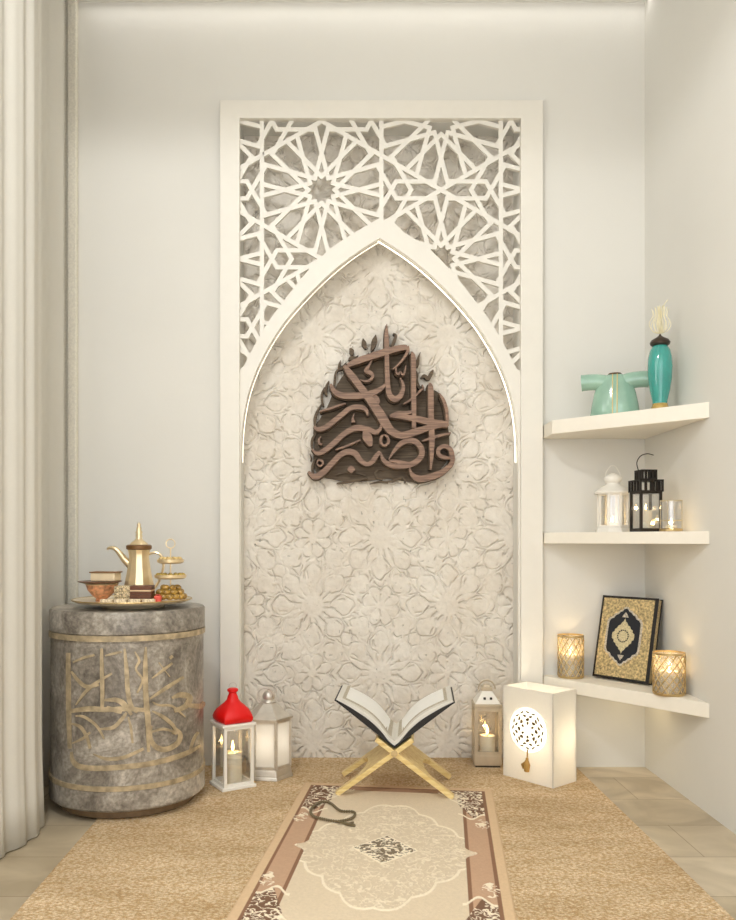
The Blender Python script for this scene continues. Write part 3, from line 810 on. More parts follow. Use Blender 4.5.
# coffee pot
dl = thing('coffee_pot', 'tall pale gold Arabic coffee pot with curved spout on the tray', 'coffee pot', (TP(139, 2.53), 2.53, ZB)); dl.scale = (1.14, 1.14, 1.06)
b = MB(); b.lathe([(.040,0),(.043,.004),(.044,.02),(.040,.045),(.034,.075),(.0295,.105),(.027,.125),(.0285,.138),(.031,.148)], n=12); b.build('pot', M_pgold, dl, smooth=True, angle=18)
b = MB(); b.lathe([(.030,.146),(.034,.149),(.034,.158),(.030,.161)], n=32); b.build('collar', mat('brown_collar', (122,88,52), .4, .4), dl, smooth=True)
b = MB(); b.lathe([(.027,.159),(.022,.166),(.012,.174),(.008,.18),(.010,.186),(.0075,.191),(.010,.197),(.006,.203),(.0075,.208),(.004,.214),(.0055,.220),(.0001,.227)], n=24); b.build('lid', M_pgold, dl, smooth=True, angle=60)
b = MB(); q = spline([(-.022,0,.100),(-.038,0,.116),(-.052,0,.136),(-.066,0,.150),(-.080,0,.1515),(-.086,0,.146)], 5)
b.tube(q, [.012-.0095*i/(len(q)-1) for i in range(len(q))], 10); b.build('spout', M_pgold, dl, smooth=True)
b = MB(); b.tube(spline([(.024,0,.132),(.044,0,.138),(.060,0,.128),(.066,0,.100),(.058,0,.065),(.046,0,.040),(.036,0,.030)], 6), .0036, 8); b.build('handle', M_pgold, dl, smooth=True)
# copper bowl
bw = thing('patterned_bowl', 'orange patterned copper bowl on the left of the tray', 'bowl', (TP(102, 2.475), 2.475, ZB))
def bowl_mat():
    m = mat('bowl_copper', (232,166,122), .4, .2, var=.3, scale=90); return m
b = MB(); b.lathe([(.018,0),(.020,.004),(.016,.008),(.028,.018),(.042,.034),(.048,.0525),(.046,.0525),(.040,.036),(.024,.020),(.0001,.012)], n=40); b.build('bowl', bowl_mat(), bw, smooth=True)
b = MB(); b.tube(circle((0,0,.0525), .0475, 40, 'XY'), .0022, 6, True); b.build('rim', M_pgold, bw, smooth=True)
pl = MB(); pl.lathe([(.05,0),(.064,.004),(.066,.006),(.060,.007),(.0001,.005)], c=(TP(100, 2.475), 2.475, ZB+.055), n=40)
tag(pl.build('plate', mat('dark_plate', (120,84,60), .35, .2, var=.2), origin=(TP(100, 2.475), 2.475, ZB+.055), smooth=True), 'thin dark brown plate resting on the patterned copper bowl', 'plate')
bk_ = thing('keepsake_box', 'small cream box with dark lid edge on top of the brown plate', 'box', (TP(106, 2.475), 2.475, ZB+.0622), math.radians(-8))
M_cream = mat('cream_enamel', (236,216,180), .4, var=.05)
b = MB(); b.box((0,0,.012), (.076,.052,.024)); b.build('body', M_cream, bk_, bevel=.003)
b = MB(); b.box((0,0,.026), (.082,.057,.004)); b.build('lid', mat('lid_brown', (150,112,74), .4, .3), bk_, bevel=.001)
# glass cup
cg = MB(); cg.lathe([(.010,0),(.012,.002),(.014,.03),(.016,.042),(.0145,.042),(.0125,.03),(.0105,.004),(.0001,.003)], c=(TP(121, 2.60), 2.60, ZB), n=24)
tag(cg.build('tea_glass', M_glass, origin=(TP(121, 2.60), 2.60, ZB), smooth=True), 'small clear tea glass behind the sweets beside the coffee pot', 'glass')
# sweets: chocolate cakes and patterned boxes, wafers
M_choc = mat('chocolate', (104,62,40), .45, var=.1); M_cr2 = mat('cream_filling', (232,200,160), .5, var=.05)
M_pat = mat('patterned_paper', (222,190,150), .5, var=.55, scale=240)
def cake(px, d, z, wd, dp, h, label, group=None):
    t = thing('layer_cake', label, 'cake', (TP(px, d), d, z), 0, group)
    for k, (z0, z1, mm, nm) in enumerate(((0,.32,M_choc,'sponge'),(.32,.5,M_cr2,'filling'),(.5,1,M_choc,'sponge'))):
        b = MB(); b.b2((-wd/2, -dp/2, z0*h), (wd/2, dp/2, z1*h-.0002)); b.build(nm, mm, t, bevel=.001)
    return t
cake(142.5, 2.425, ZB, .062, .05, .026, 'dark chocolate layer cake slice in front of the coffee pot, lower of two', 'chocolate cakes')
cake(142.5, 2.425, ZB+.0262, .062, .05, .025, 'dark chocolate layer cake slice in front of the coffee pot, upper of two', 'chocolate cakes')
for k in range(3):
    wf = MB(); wf.cur = 0; wf.b2((-.024, -.022, 0), (.024, .022, .0165))
    o = wf.build('sweet_box', M_pat, bevel=.002); o.location = (TP(124, 2.425), 2.425, ZB+.0167*k)
    tag(o, 'small cream and brown patterned sweet box, %s in the stack beside the chocolate cakes' % ('lowest', 'middle one', 'topmost')[k], 'box', 'stacked sweet boxes')
M_wafer = mat('nougat', (238,212,180), .5, var=.3, scale=200)
wlab = ['flat cream nougat piece at the tray front below the copper bowl', 'flat cream nougat piece at the tray front below the sweet boxes', 'flat cream nougat piece at the tray front below the left half of the cake', 'flat cream nougat piece at the tray front below the right half of the cake']
for k, px in enumerate((107, 121, 135, 149)):
    wf = MB(); wf.b2((-.018, -.009, 0), (.017, .010, .013)); o = wf.build('nougat', M_wafer, bevel=.002); o.location = (TP(px, 2.375), 2.375, ZB+.001)
    tag(o, wlab[k], 'sweet', 'nougat pieces along the tray front')
cn = MB(); cn.box((0,0,.011), (.020,.020,.022)); cn.tube([(0,0,.022),(0,0,.026)], [.006,.008], 8)
o = cn.build('wrapped_candy', mat('pink_foil', (228,96,80), .3, .4, var=.15), bevel=.003); o.location = (TP(158, 2.40), 2.40, ZB)
tag(o, 'small shiny pink-red wrapped candy cube between cake and dates', 'candy')
# tiered stand
ts = thing('tiered_stand', 'pale gold three-tier sweet stand with ring handle on the tray right', 'stand', (TP(170.5, 2.47), 2.47, ZB))
b = MB(); b.lathe([(.03,0),(.050,.003),(.052,.006),(.0001,.004)], n=40); b.build('lower_tier', M_pgold, ts, smooth=True)
for nm, z, r_, mm in (('middle_tier', .068, .047, M_pgold), ('upper_tier', .114, .039, M_pgold)):
    b = MB(); b.lathe([(r_-.008,z),(r_,z+.004),(r_+.001,z+.013),(r_-.001,z+.013),(r_-.003,z+.006),(.0001,z+.004)], n=40); b.build(nm, mm, ts, smooth=True)
b = MB(); b.tube([(0,0,.003),(0,0,.160)], .0022, 8); b.build('pole', M_pgold, ts, smooth=True)
b = MB(); b.tube(circle((0,0,.174), .0135, 28, 'XZ'), .0017, 6, True); b.build('ring_handle', M_pgold, ts, smooth=True)
# dates on the lower tier, small nuts on the middle and pastries on the upper
sx_, sy_ = TP(170.5, 2.47), 2.47
dm_ = mat('golden_date', (176,138,62), .3, var=.4, scale=60, coat=.4)
proto = None; dn = 0
slots = []
for k in range(13): slots.append((2*PI*k/13, .041, .016))
for k in range(10): slots.append((2*PI*k/10+.2, .032, .0295))
for k in range(6): slots.append((2*PI*k/6, .021, .0425))
for a_, r_, z_ in slots:
    if math.sin(a_) > .55: continue
    if proto is None:
        m_ = MB(); m_.ell((0,0,0), (.0130,.0092,.0088), 12, 8); proto = m_.build('date', dm_, smooth=True); o = proto
    else: o = proto.copy(); sc.collection.objects.link(o)
    o.location = (sx_+r_*math.cos(a_), sy_+r_*math.sin(a_), ZB+z_); o.rotation_euler = (random.uniform(-.3,.3), random.uniform(-.3,.3), random.uniform(0,3))
    tag(o, 'golden olive date heaped on the lowest tier of the sweet stand', 'date', 'dates on the lowest tier')
proto = None; pm = mat('pistachio_sweet', (186,158,74), .5, var=.35, scale=120)
for k in range(14):
    a_ = 2*PI*k/14
    if proto is None:
        m_ = MB(); m_.ell((0,0,0), (.0085,.0065,.0055), 10, 6); proto = m_.build('pistachio_sweet', pm, smooth=True); o = proto
    else: o = proto.copy(); sc.collection.objects.link(o)
    o.location = (sx_+.0365*math.cos(a_), sy_+.0365*math.sin(a_), ZB+.0805); o.rotation_euler = (0, 0, a_)
    tag(o, 'small yellow-green sweet in the ring on the middle tier of the stand', 'sweet', 'sweets on the middle tier')
proto = None; pm = mat('pale_pastry', (222,192,130), .5, var=.25, scale=120)
for k in range(9):
    a_ = 2*PI*k/9
    if proto is None:
        m_ = MB(); m_.ell((0,0,0), (.0085,.0075,.0075), 10, 6); proto = m_.build('pastry', pm, smooth=True); o = proto
    else: o = proto.copy(); sc.collection.objects.link(o)
    o.location = (sx_+.027*math.cos(a_), sy_+.027*math.sin(a_), ZB+.1275); o.rotation_euler = (0, 0, a_)
    tag(o, 'small pale golden pastry on the uppermost tier of the stand', 'pastry', 'pastries on the uppermost tier')

# ================================================================== CANDLES
def candle(loc, r, h, label, power=.25, fl=1.0, flame_col=(1,.75,.42), group=None, name='candle'):
    t = thing(name, label, 'candle', loc, 0, group)
    b = MB(); b.lathe([(r*.96,0),(r,.002),(r,h-.002),(r*.94,h),(r*.5,h-.002),(.0001,h-.003)], n=32); b.build('wax', M_wax, t, smooth=True)
    b = MB(); b.tube([(0,0,h-.003),(0,0,h+.004*fl)], .0007, 6); b.build('wick', M_wick, t)
    b = MB(); b.lathe([(.0001,h+.002),(.0022*fl,h+.005*fl),(.0036*fl,h+.010*fl),(.0028*fl,h+.016*fl),(.0012*fl,h+.022*fl),(.0001,h+.027*fl)], n=16); b.build('flame', M_flame, t, smooth=True)
    if power: lamp('candle_light', 'POINT', (loc[0], loc[1], loc[2]+h+.012*fl+.0), power*.55, flame_col, shadow_soft_size=.006)
    return t

# ================================================================== FLOOR LANTERNS
MZ = .0072
def poly_pts(n, R, rot): return [(R*math.cos(rot+2*PI*i/n), R*math.sin(rot+2*PI*i/n)) for i in range(n)]
def plate(b, n, R, rot, z0, z1, R2=None):
    p = poly_pts(n, R, rot); q = poly_pts(n, R2 if R2 is not None else R, rot)
    vs = [(x, y, z0) for x, y in p]+[(x, y, z1) for x, y in q]
    b.add(vs, [tuple(range(n-1,-1,-1)), tuple(range(n,2*n))]+[(i,(i+1) % n, n+(i+1) % n, n+i) for i in range(n)])
def cage(t, n, R, rot, z0, z1, pw, m, gm=M_glass, rail=.008, panes=True, skip=()):
    P_ = poly_pts(n, R, rot)
    for x, y in P_:
        b = MB(); l = math.hypot(x, y); k = (l-pw*.6)/l
        b.box((x*k, y*k, (z0+z1)/2), (pw, pw, z1-z0), math.atan2(y, x)+(PI/4 if n == 4 else 0)); b.build('post', m, t)
    b = MB()
    for i in range(n):
        p, q = Vector(P_[i]+(0,))*((R-pw*.6)/R), Vector(P_[(i+1) % n]+(0,))*((R-pw*.6)/R)
        a_ = math.atan2(q.y-p.y, q.x-p.x); c = (p+q)/2; ln = (q-p).length
        b.box((c.x, c.y, z0+rail/2), (ln, pw*.7, rail), a_); b.box((c.x, c.y, z1-rail/2), (ln, pw*.7, rail), a_)
    b.build('rail', m, t)
    if panes:
        for i in range(n):
            if i in skip: continue
            p, q = Vector(P_[i]+(0,))*((R-pw*.6)/R), Vector(P_[(i+1) % n]+(0,))*((R-pw*.6)/R)
            a_ = math.atan2(q.y-p.y, q.x-p.x); c = (p+q)/2; ln = (q-p).length-pw
            b = MB(); b.box((c.x, c.y, (z0+z1)/2), (ln, .0016, z1-z0-2*rail), a_); b.build('glass_pane', gm, t)
# --- red topped white lantern
rzl = math.radians(31)
t = thing('red_top_lantern', 'white square lantern with glossy red dome top standing beside the stone cabinet', 'lantern', (-.347, 2.652, MZ), rzl)
q2 = math.sqrt(2)
b = MB(); b.box((0,0,.005), (.118,.112,.010)); b.build('base', M_white, t, bevel=.002)
cage(t, 4, .0505*q2, PI/4, .010, .199, .0095, M_white, rail=.010)
b = MB(); b.box((0,0,.2035), (.116,.112,.009)); b.build('top_plate', M_white, t, bevel=.002)
M_red = mat('red_enamel', (232,6,4), .45, var=.02)
prof = [(.045,.208),(.052,.213),(.058,.223),(.0575,.233),(.051,.246),(.039,.258),(.027,.268),(.019,.278),(.0165,.288),(.0125,.296),(.0125,.301),(.0175,.305),(.0175,.311),(.012,.314),(.0001,.3145)]
sqn = [.9,.75,.5,.35,.25,.15,.1,0]+[0]*7
b = MB(); b.lathe(prof, n=48, sq=sqn); b.build('roof', M_red, t, smooth=True, angle=50)
b = MB(); b.tube(circle((0,0,.318), .0135, 16, 'XZ', 0, PI), .0010, 6); b.build('handle', M_silver, t, smooth=True)
candle((-.347, 2.652, MZ+.0102), .030, .098, 'thick ivory pillar candle burning inside the red topped lantern', .35, 1.4)
M_frost = frosted('frosted_glass', (246,243,236), .10, .6)
# --- silver hexagonal lantern
t = thing('hexagonal_lantern', 'tall silver hexagonal lantern with ring handle behind the red topped one', 'lantern', (-.240, 2.765, MZ), math.radians(-7))
b = MB(); plate(b, 6, .083, 0, 0, .012, .080); plate(b, 6, .080, 0, .012, .034, .076); b.build('base', M_silver, t, bevel=.002)
cage(t, 6, .078, 0, .034, .196, .010, M_silver, gm=M_frost, rail=.010)
b = MB(); plate(b, 6, .083, 0, .196, .203, .083)
b.add(*((lambda A, B_: ([(x, y, .203) for x, y in A]+[(x, y, .222) for x, y in B_]+[(x*.52, y*.52, .246) for x, y in B_], [(i, (i+1) % 6, 6+(i+1) % 6, 6+i) for i in range(6)]+[(6+i, 6+(i+1) % 6, 12+(i+1) % 6, 12+i) for i in range(6)]+[tuple(range(12, 18))]))(poly_pts(6, .078, 0), poly_pts(6, .052, 0))))
b.build('roof', M_silver, t, bevel=.001)
b = MB(); b.lathe([(.024,.244),(.027,.249),(.024,.254),(.020,.258),(.022,.266),(.019,.276),(.011,.285),(.005,.288),(.006,.293),(.0001,.297)], n=24); b.build('cap', M_silver, t, smooth=True)
b = MB(); b.tube(circle((-.008,-.020,.270), .026, 28, 'XZ'), .0016, 6, True); b.build('ring_handle', M_silver, t, smooth=True)
for k in range(2):
    b = MB(); b.box((-.010+.024*k-.0, -.0595+.004, .216), (.006,.006,.005), 0); 
lamp('lantern_light', 'POINT', (-.240, 2.765, .13), .16, (1,.95,.88), shadow_soft_size=.01)
# --- champagne lantern inside the niche foot
t = thing('small_square_lantern', 'champagne metal square lantern with pyramid roof beside the white box lamp', 'lantern', (.518, 2.9, MZ), math.radians(-3)); t.scale = (1, 1, 1.05)
b = MB(); b.box((0,0,.003), (.086,.080,.006)); b.build('foot', mat('dark_foot', (70,58,44), .6), t)
b = MB(); b.box((0,0,.023), (.096,.090,.034)); b.build('base', M_champ, t, bevel=.002)
cage(t, 4, .046*q2, PI/4, .040, .198, .011, M_champ, rail=.012)
b = MB(); b.box((0,0,.204), (.096,.092,.012)); b.build('top_plate', M_champ, t, bevel=.002)
b = MB(); plate(b, 4, .044*q2, PI/4, .210, .250, .017*q2); b.build('roof', M_white, t, bevel=.001)
for k in (-1, 1):
    b = MB(); b.box((.011*k, -.0375, .228), (.008,.006,.005), 0, .55); b.build('vent', M_black, t)
b = MB(); plate(b, 4, .019*q2, PI/4, .250, .262, .019*q2); plate(b, 4, .012*q2, PI/4, .262, .270, .010*q2); b.build('cap', M_champ, t, bevel=.001)
b = MB(); b.tube(circle((0,-.01,.255), .029, 20, 'XZ', 0, PI), .0026, 6); b.build('handle', M_champ, t, smooth=True)
candle((.522, 2.905, MZ+.0402), .026, .062, 'white pillar candle burning inside the small square lantern', .3, 1.3)

# ================================================================== WHITE BOX LAMP
Lc = Vector((.551, 2.768)); Fc = Vector((.679, 2.614)); Rc = Vector((.777, 2.695)); Bc = Lc+Rc-Fc
bc = (Lc+Rc)/2; HB = .302
t = thing('box_lamp', 'glowing white open-topped box lamp with round cutout ornament on the mat', 'lamp', (bc.x, bc.y, MZ))
M_acr = sheer('white_acrylic', (246,243,236), .35)
def wallseg(a_, c_, z0, z1, nm, th=.004):
    m_ = MB(); d_ = (c_-a_).normalized(); n_ = Vector((-d_.y, d_.x)); mid = (a_+c_)/2-bc
    if n_.dot(mid) > 0: n_ = -n_
    q = [a_-bc, c_-bc, c_-bc+n_*th, a_-bc+n_*th]
    m_.add([(p.x, p.y, z0) for p in q]+[(p.x, p.y, z1) for p in q], [(0,1,2,3),(4,5,6,7),(0,1,5,4),(1,2,6,5),(2,3,7,6),(3,0,4,7)])
    return m_.build(nm, M_acr, t)
eps = .0042
wallseg(Lc, Fc, 0, HB, 'side_panel'); wallseg(Fc, Rc, 0, HB, 'side_panel'); wallseg(Rc, Bc, 0, HB, 'side_panel'); wallseg(Bc, Lc, 0, HB, 'side_panel')
# lit disc and ornament
ud = (Fc-Lc).normalized(); nd = Vector((ud.y, -ud.x)); 
if nd.y > 0: nd = -nd
dc = Lc+ud*((Fc-Lc).length*.515)-bc; dzc = .177-MZ
def DP(u_, v_, t_): return (dc.x+ud.x*u_+nd.x*t_, dc.y+ud.y*u_+nd.y*t_, dzc+v_)
M_disc = mat('lit_disc', (255,252,240), .5, emit=(255,246,222), estr=.8)
b = MB(); b.prism([(.073*math.cos(2*PI*i/48), .073*math.sin(2*PI*i/48)) for i in range(48)], .0002, .0022, DP); b.build('light_disc', M_disc, t)
b = MB(); M_orn = mat('antique_gold', (120,98,58), .45, .4, var=.15)
def leaf(r_, a_, ln, wd, tw=0):
    c_, s_ = math.cos(a_), math.sin(a_); pts = []
    for i in range(10):
        q = 2*PI*i/10; x = math.cos(q)*ln; y = math.sin(q)*wd*(1+.5*math.cos(q))
        x, y = x*math.cos(tw)-y*math.sin(tw), x*math.sin(tw)+y*math.cos(tw)
        pts.append(((r_+x)*c_-y*s_, (r_+x)*s_+y*c_))
    b.prism(pts, .002, .0045, DP)
for k in range(6): leaf(.022, k*PI/3+.52, .0050, .0036)
for k in range(8): leaf(.034, k*PI/4, .0048, .0066, .5)
for k in range(12): leaf(.0465, k*PI/6+.26, .0034, .0066, -.5 if k % 2 else .5)
for k in range(16): leaf(.0590, k*PI/8, .0024, .0072, .3 if k % 2 else -.3)
b.build('ornament', M_orn, t)
b = MB(); b.tube([DP(0,-.064,.004), DP(0,-.092,.005)], .0022, 6); b.ell(DP(0,-.095,.006), (.005,.004,.006)); b.tube([DP(0,-.098,.007), DP(.002,-.112,.009), DP(.001,-.134,.009)], [.006,.011,.0085], 10)
b.tube([DP(0,-.10,.007), DP(-.018,-.116,.007), DP(-.012,-.128,.007)], [.003,.005,.004], 8)
b.build('tassel', mat('tassel_gold', (176,138,72), .5, .3, var=.2), t, smooth=True)
lamp('box_lamp_bulb', 'POINT', (bc.x+.035, bc.y, .15), .75, (1,.90,.72), shadow_soft_size=.03)

# ================================================================== BOOK AND STAND
BX, BY = .178, 2.635; brz = math.radians(-5.5)
t = thing('folding_book_stand', 'pale wooden folding book stand with crossed legs on the mat', 'book stand', (BX, BY, MZ), brz)
ZP = .138; th_ = math.radians(36.5)
def board(sgn, nm):
    # s runs along the board from the foot (negative) to the top, w across the depth
    s0 = -(ZP-.0075*math.cos(th_))/math.sin(th_); s1 = .070; W = .122
    m_ = MB(); y0 = .0001
    poly = [(s0, -W), (s0, -W+.030), (-.135, -W+.034), (-.112, -.055), (-.104, 0), (-.112, .055), (-.135, W-.034), (s0, W-.030), (s0, W), (s1, W), (s1, -W)]
    tt = .0075
    def fn(s_, y_, t_):
        return (sgn*(s_*math.cos(th_)-t_*math.sin(th_)), y_, ZP+s_*math.sin(th_)+t_*math.cos(th_))
    m_.prism(poly, -tt, tt, fn)
    m_.build(nm, M_pine, t, bevel=.0015)
board(1, 'board'); board(-1, 'board')
b = MB(); b.tube([(0,-.128,ZP), (0,.128,ZP)], .010, 14); b.build('hinge', wood('pine_pin', (190,160,110), (215,188,138), 'Y', 5), t, smooth=True)
t = thing('open_book', 'open white-paged book with black cover on the wooden stand', 'book', (BX, BY, MZ+ZP+.006), brz); t.scale = (.97, 1, 1)
# half of the open book: page block profile in (x,z), spine at x=0
def pr(sgn):
    top = spline([(0,.030),(.020,.046),(.045,.078),(.075,.106),(.110,.128),(.150,.147),(.183,.160)], 4)
    bot = spline([(0,.016),(.018,.030),(.045,.062),(.080,.093),(.120,.119),(.155,.139),(.186,.154)], 4)
    return [(sgn*x, z) for x, z in top], [(sgn*x, z) for x, z in bot]
def slab(A_, B_, y0, y1, nm, m_, par, tilt=0):
    k = MB(); n_ = len(A_)
    vs = [(x, y0, z) for x, z in A_]+[(x, y0, z) for x, z in B_]+[(x, y1, z+tilt) for x, z in A_]+[(x, y1, z+tilt) for x, z in B_]
    fs = []
    for i in range(n_-1):
        fs += [(i,i+1,n_+i+1,n_+i),(2*n_+i,3*n_+i,3*n_+i+1,2*n_+i+1),(i,2*n_+i,2*n_+i+1,i+1),(n_+i,n_+i+1,3*n_+i+1,3*n_+i)]
    fs += [(0,n_,3*n_,2*n_),(n_-1,3*n_-1,4*n_-1,2*n_-1)]
    k.add(vs, fs); return k.build(nm, m_, par, smooth=True, angle=30)
M_page = mat('page_paper', (226,222,212), .7, var=.02); M_print = mat('page_panel', (250,249,244), .6, var=.01); M_cov = mat('black_cover', (22,20,20), .5)
M_bord = mat('page_border', (196,186,166), .7, var=.25, scale=260)
for sg in (-1, 1):
    A_, B_ = pr(sg); slab(A_, B_, -.112, .112, 'page_block', M_page, t, .004)
    C_ = [(x, .010+abs(x)*.752) for x, z in B_]; A2 = [(x, z-.0005) for x, z in B_]
    A2[-1] = (sg*.190, .155); C_[-1] = (sg*.191, .1525)
    slab(A2, C_, -.117, .117, 'cover', M_cov, t, .004)
    # printed border and white text panel, thin sheets on the page
    top = A_
    def sub(x0, x1, up):
        xs = np.linspace(x0, x1, 24); X0 = [abs(q[0]) for q in top]; Z0 = [q[1] for q in top]
        zz = np.interp(xs, X0, Z0); return [(sg*x, z+up) for x, z in zip(xs, zz)]
    slab(sub(.010, .168, .0006), sub(.010, .168, .0001), -.088, .111, 'page_border', M_bord, t, .004)
    slab(sub(.020, .158, .0011), sub(.020, .158, .0005), -.066, .104, 'text_panel', M_print, t, .004)

# ================================================================== CORNER SHELVES
XS = .7125
def shelf(zt, zb, dl_, label):
    p = [(XS, dl_), (XS, D-.0005), (WR-.0005, D-.0005), (WR-.0005, 2.385)]
    b = MB(); b.prism(p, zb, zt, lambda x, y, t_: (x, y, t_))
    tag(b.build('corner_shelf', M_shelf, origin=(.95, 2.75, zb), bevel=.0015), label, 'shelf', 'white corner shelves')
SZ = [1.202, .826, .325]
shelf(1.202, 1.156, 2.755, 'white floating corner shelf, the highest of three, holding turquoise ornaments')
shelf(.826, .788, 2.86, 'white floating corner shelf, the middle of three, holding small lanterns')
shelf(.325, .281, 2.865, 'white floating corner shelf, the lowest of three, holding the gold book')

# --- dress-shaped vase
M_aqua = mat('aqua_glaze', (152,190,170), .14, var=.1, scale=14, coat=.8)
M_turq = mat('turquoise_glaze', (62,160,150), .12, var=.08, scale=14, coat=.8)
vz = Vector((.905, 2.70, SZ[0])); 
t = thing('tunic_vase', 'pale aqua glazed vase shaped like a tunic with two sleeves', 'vase', tuple(vz), math.radians(-20))
b = MB(); b.lathe([(.076,0),(.079,.003),(.074,.04),(.066,.08),(.058,.105),(.052,.122),(.042,.134),(.026,.142),(.020,.144),(.018,.142),(.016,.12),(.0001,.11)], n=56, sx=1, sy=.62); b.build('body', M_aqua, t, smooth=True, angle=60)
for sg in (-1, 1):
    pts = [(sg*.015,0,.112),(sg*.050,0,.120),(sg*.080,0,.122),(sg*.104,0,.121)]
    b = MB(); b.tube(spline(pts, 5), [.027-.006*0+.0*i for i in range(16)], 20); b.build('sleeve', M_aqua, t, smooth=True, angle=50)
    b = MB(); b.tube([(sg*.102,0,.1212),(sg*.1055,0,.121)], .0275, 20); b.build('cuff', M_aqua, t, smooth=True, angle=50)
b = MB(); b.tube(circle((0,0,.144), .019, 24, 'XY'), .0026, 6, True); b.build('neck_rim', mat('bronze', (110,78,56), .4, .5), t, smooth=True)
for xo in (-.006, .008):
    b = MB()
    pr_ = [(xo, -.62*math.sqrt(max(0, r_*r_-xo*xo))-.0006, z_) for r_, z_ in ((.079,.003),(.074,.04),(.066,.08),(.058,.105),(.052,.125),(.042,.140))]
    b.tube(pr_, .0017, 6); b.build('gold_seam', mat('seam_gold', (226,204,140), .35, .3), t, smooth=True)
# --- turquoise bottle
bt = Vector((.999, 2.56, SZ[0]))
t = thing('turquoise_bottle', 'slender turquoise glazed bottle with dark stopper and gilded flame finial', 'bottle', tuple(bt))
b = MB(); b.lathe([(.021,.020),(.023,.035),(.030,.065),(.0355,.10),(.0375,.135),(.036,.165),(.031,.188),(.024,.200),(.021,.204)], n=40); b.build('body', M_turq, t, smooth=True)
b = MB(); b.lathe([(.029,0),(.030,.004),(.025,.008),(.026,.014),(.022,.017),(.0235,.021),(.021,.024)], n=32); b.build('foot', mat('foot_gold', (206,176,108), .35, .5), t, smooth=True)
b = MB(); b.lathe([(.022,.203),(.029,.208),(.0305,.214),(.026,.222),(.012,.230),(.004,.236),(.0001,.243)], n=32); b.build('stopper', mat('stopper_dark', (70,58,48), .35, .5), t, smooth=True)
b = MB()
M_fil = mat('gilt_wire', (246,238,204), .4, .15)
zf = .242
for ph in (0, PI/3, 2*PI/3):
    for wv in (1, .6, .3):
        for sg in (-1, 1):
            q = spline([(0,0,zf),(sg*.024*wv,0,zf+.010),(sg*.034*wv,0,zf+.032),(sg*.022*wv,0,zf+.055),(sg*.026*wv,0,zf+.078+.012*(1-wv))], 5)
            b.tube([(x*math.cos(ph), x*math.sin(ph), z) for x, y, z in q], .0011, 5)
b.tube(spline([(0,0,zf),(.004,0,zf+.05),(.010,0,zf+.085),(.024,0,zf+.106)], 5), .0013, 5)
b.build('flame_finial', M_fil, t, smooth=True)

# --- white round lantern, middle shelf
t = thing('white_lantern', 'small white lantern with domed roof and wire handle on the middle shelf', 'lantern', (.910, 2.735, SZ[1]), .2)
b = MB(); plate(b, 8, .056, 0, 0, .010, .056); plate(b, 8, .052, 0, .010, .018, .048); b.build('base', M_white, t, bevel=.001)
cage(t, 8, .052, 0, .018, .128, .0075, M_white, rail=.005)
b = MB(); b.lathe([(.058,.127),(.060,.131),(.060,.134),(.048,.142),(.034,.152),(.022,.158),(.020,.163),(.026,.169),(.0295,.176),(.028,.182),(.018,.190),(.006,.196),(.0001,.197)], n=40); b.build('roof', M_white, t, smooth=True, angle=50)
b = MB(); b.tube(spline([(-.024,0,.178),(-.026,0,.195),(-.012,0,.217),(0,0,.222),(.012,0,.217),(.026,0,.195),(.024,0,.178)], 5), .0012, 6); b.build('handle', M_white, t, smooth=True)
candle((.910, 2.735, SZ[1]+.0182), .017, .012, 'tealight burning inside the white domed lantern', .12, .95, name='tealight')
# --- black lantern
t = thing('black_lantern', 'small black square lantern with slotted two-step roof and hooked handle', 'lantern', (.9715, 2.605, SZ[1]), math.radians(7))
h_ = .037
b = MB(); b.box((0,0,.003), (.072,.072,.006)); b.build('base', M_black, t)
cage(t, 4, .0355*q2, PI/4, .006, .126, .0075, M_black, rail=.005)
def slotbox(hw, z0, z1, nm, n_=4):
    b = MB(); th2 = .004
    b.box((0,0,z0+th2/2), (2*hw, 2*hw, th2)); b.box((0,0,z1-th2/2), (2*hw, 2*hw, th2))
    for i in range(n_+1):
        x = -hw+.003+(2*hw-.006)*i/n_
        for sg in (-1, 1):
            b.box((x, sg*(hw-.003), (z0+z1)/2), (.0055, .006, z1-z0)); b.box((sg*(hw-.003), x, (z0+z1)/2), (.006, .0055, z1-z0))
    b.build(nm, M_black, t)
slotbox(.0395, .126, .164, 'lower_roof'); slotbox(.0255, .164, .196, 'upper_roof')
b = MB(); b.tube(spline([(-.0245,0,.194),(-.030,0,.219),(-.018,0,.240),(.004,0,.248),(.026,0,.244)], 6), .0016, 6); b.build('handle', M_black, t, smooth=True)
candle((.9715, 2.605, SZ[1]+.0062), .019, .062, 'white candle burning inside the black slotted lantern', .12, .8)
# --- glass tealight holder
t = thing('glass_tealight_holder', 'clear glass tealight holder with thin gold rims beside the black lantern', 'candle holder', (1.018, 2.522, SZ[1]))
b = MB(); b.lathe([(.032,0),(.034,.002),(.034,.008),(.030,.010),(.0001,.004)], n=36); b.build('base', M_gold, t, smooth=True)
b = MB(); b.ring(.0305, .032, .010, .095, n=36); b.build('glass_cup', M_glass, t, smooth=True)
M_wire = mat('thin_wire', (206,190,150), .4, .4)
b = MB()
for z in (.034, .095): b.tube(circle((0,0,z), .0325, 32, 'XY'), .0009, 5, True)
for k in range(4):
    a_ = k*PI/2+.9; b.tube([(.0325*math.cos(a_), .0325*math.sin(a_), .008), (.0325*math.cos(a_), .0325*math.sin(a_), .095)], .0008, 5)
b.build('wire_frame', M_wire, t)
candle((1.018, 2.522, SZ[1]+.0102), .016, .008, 'tealight burning in the clear glass holder', .15, .9, name='tealight')

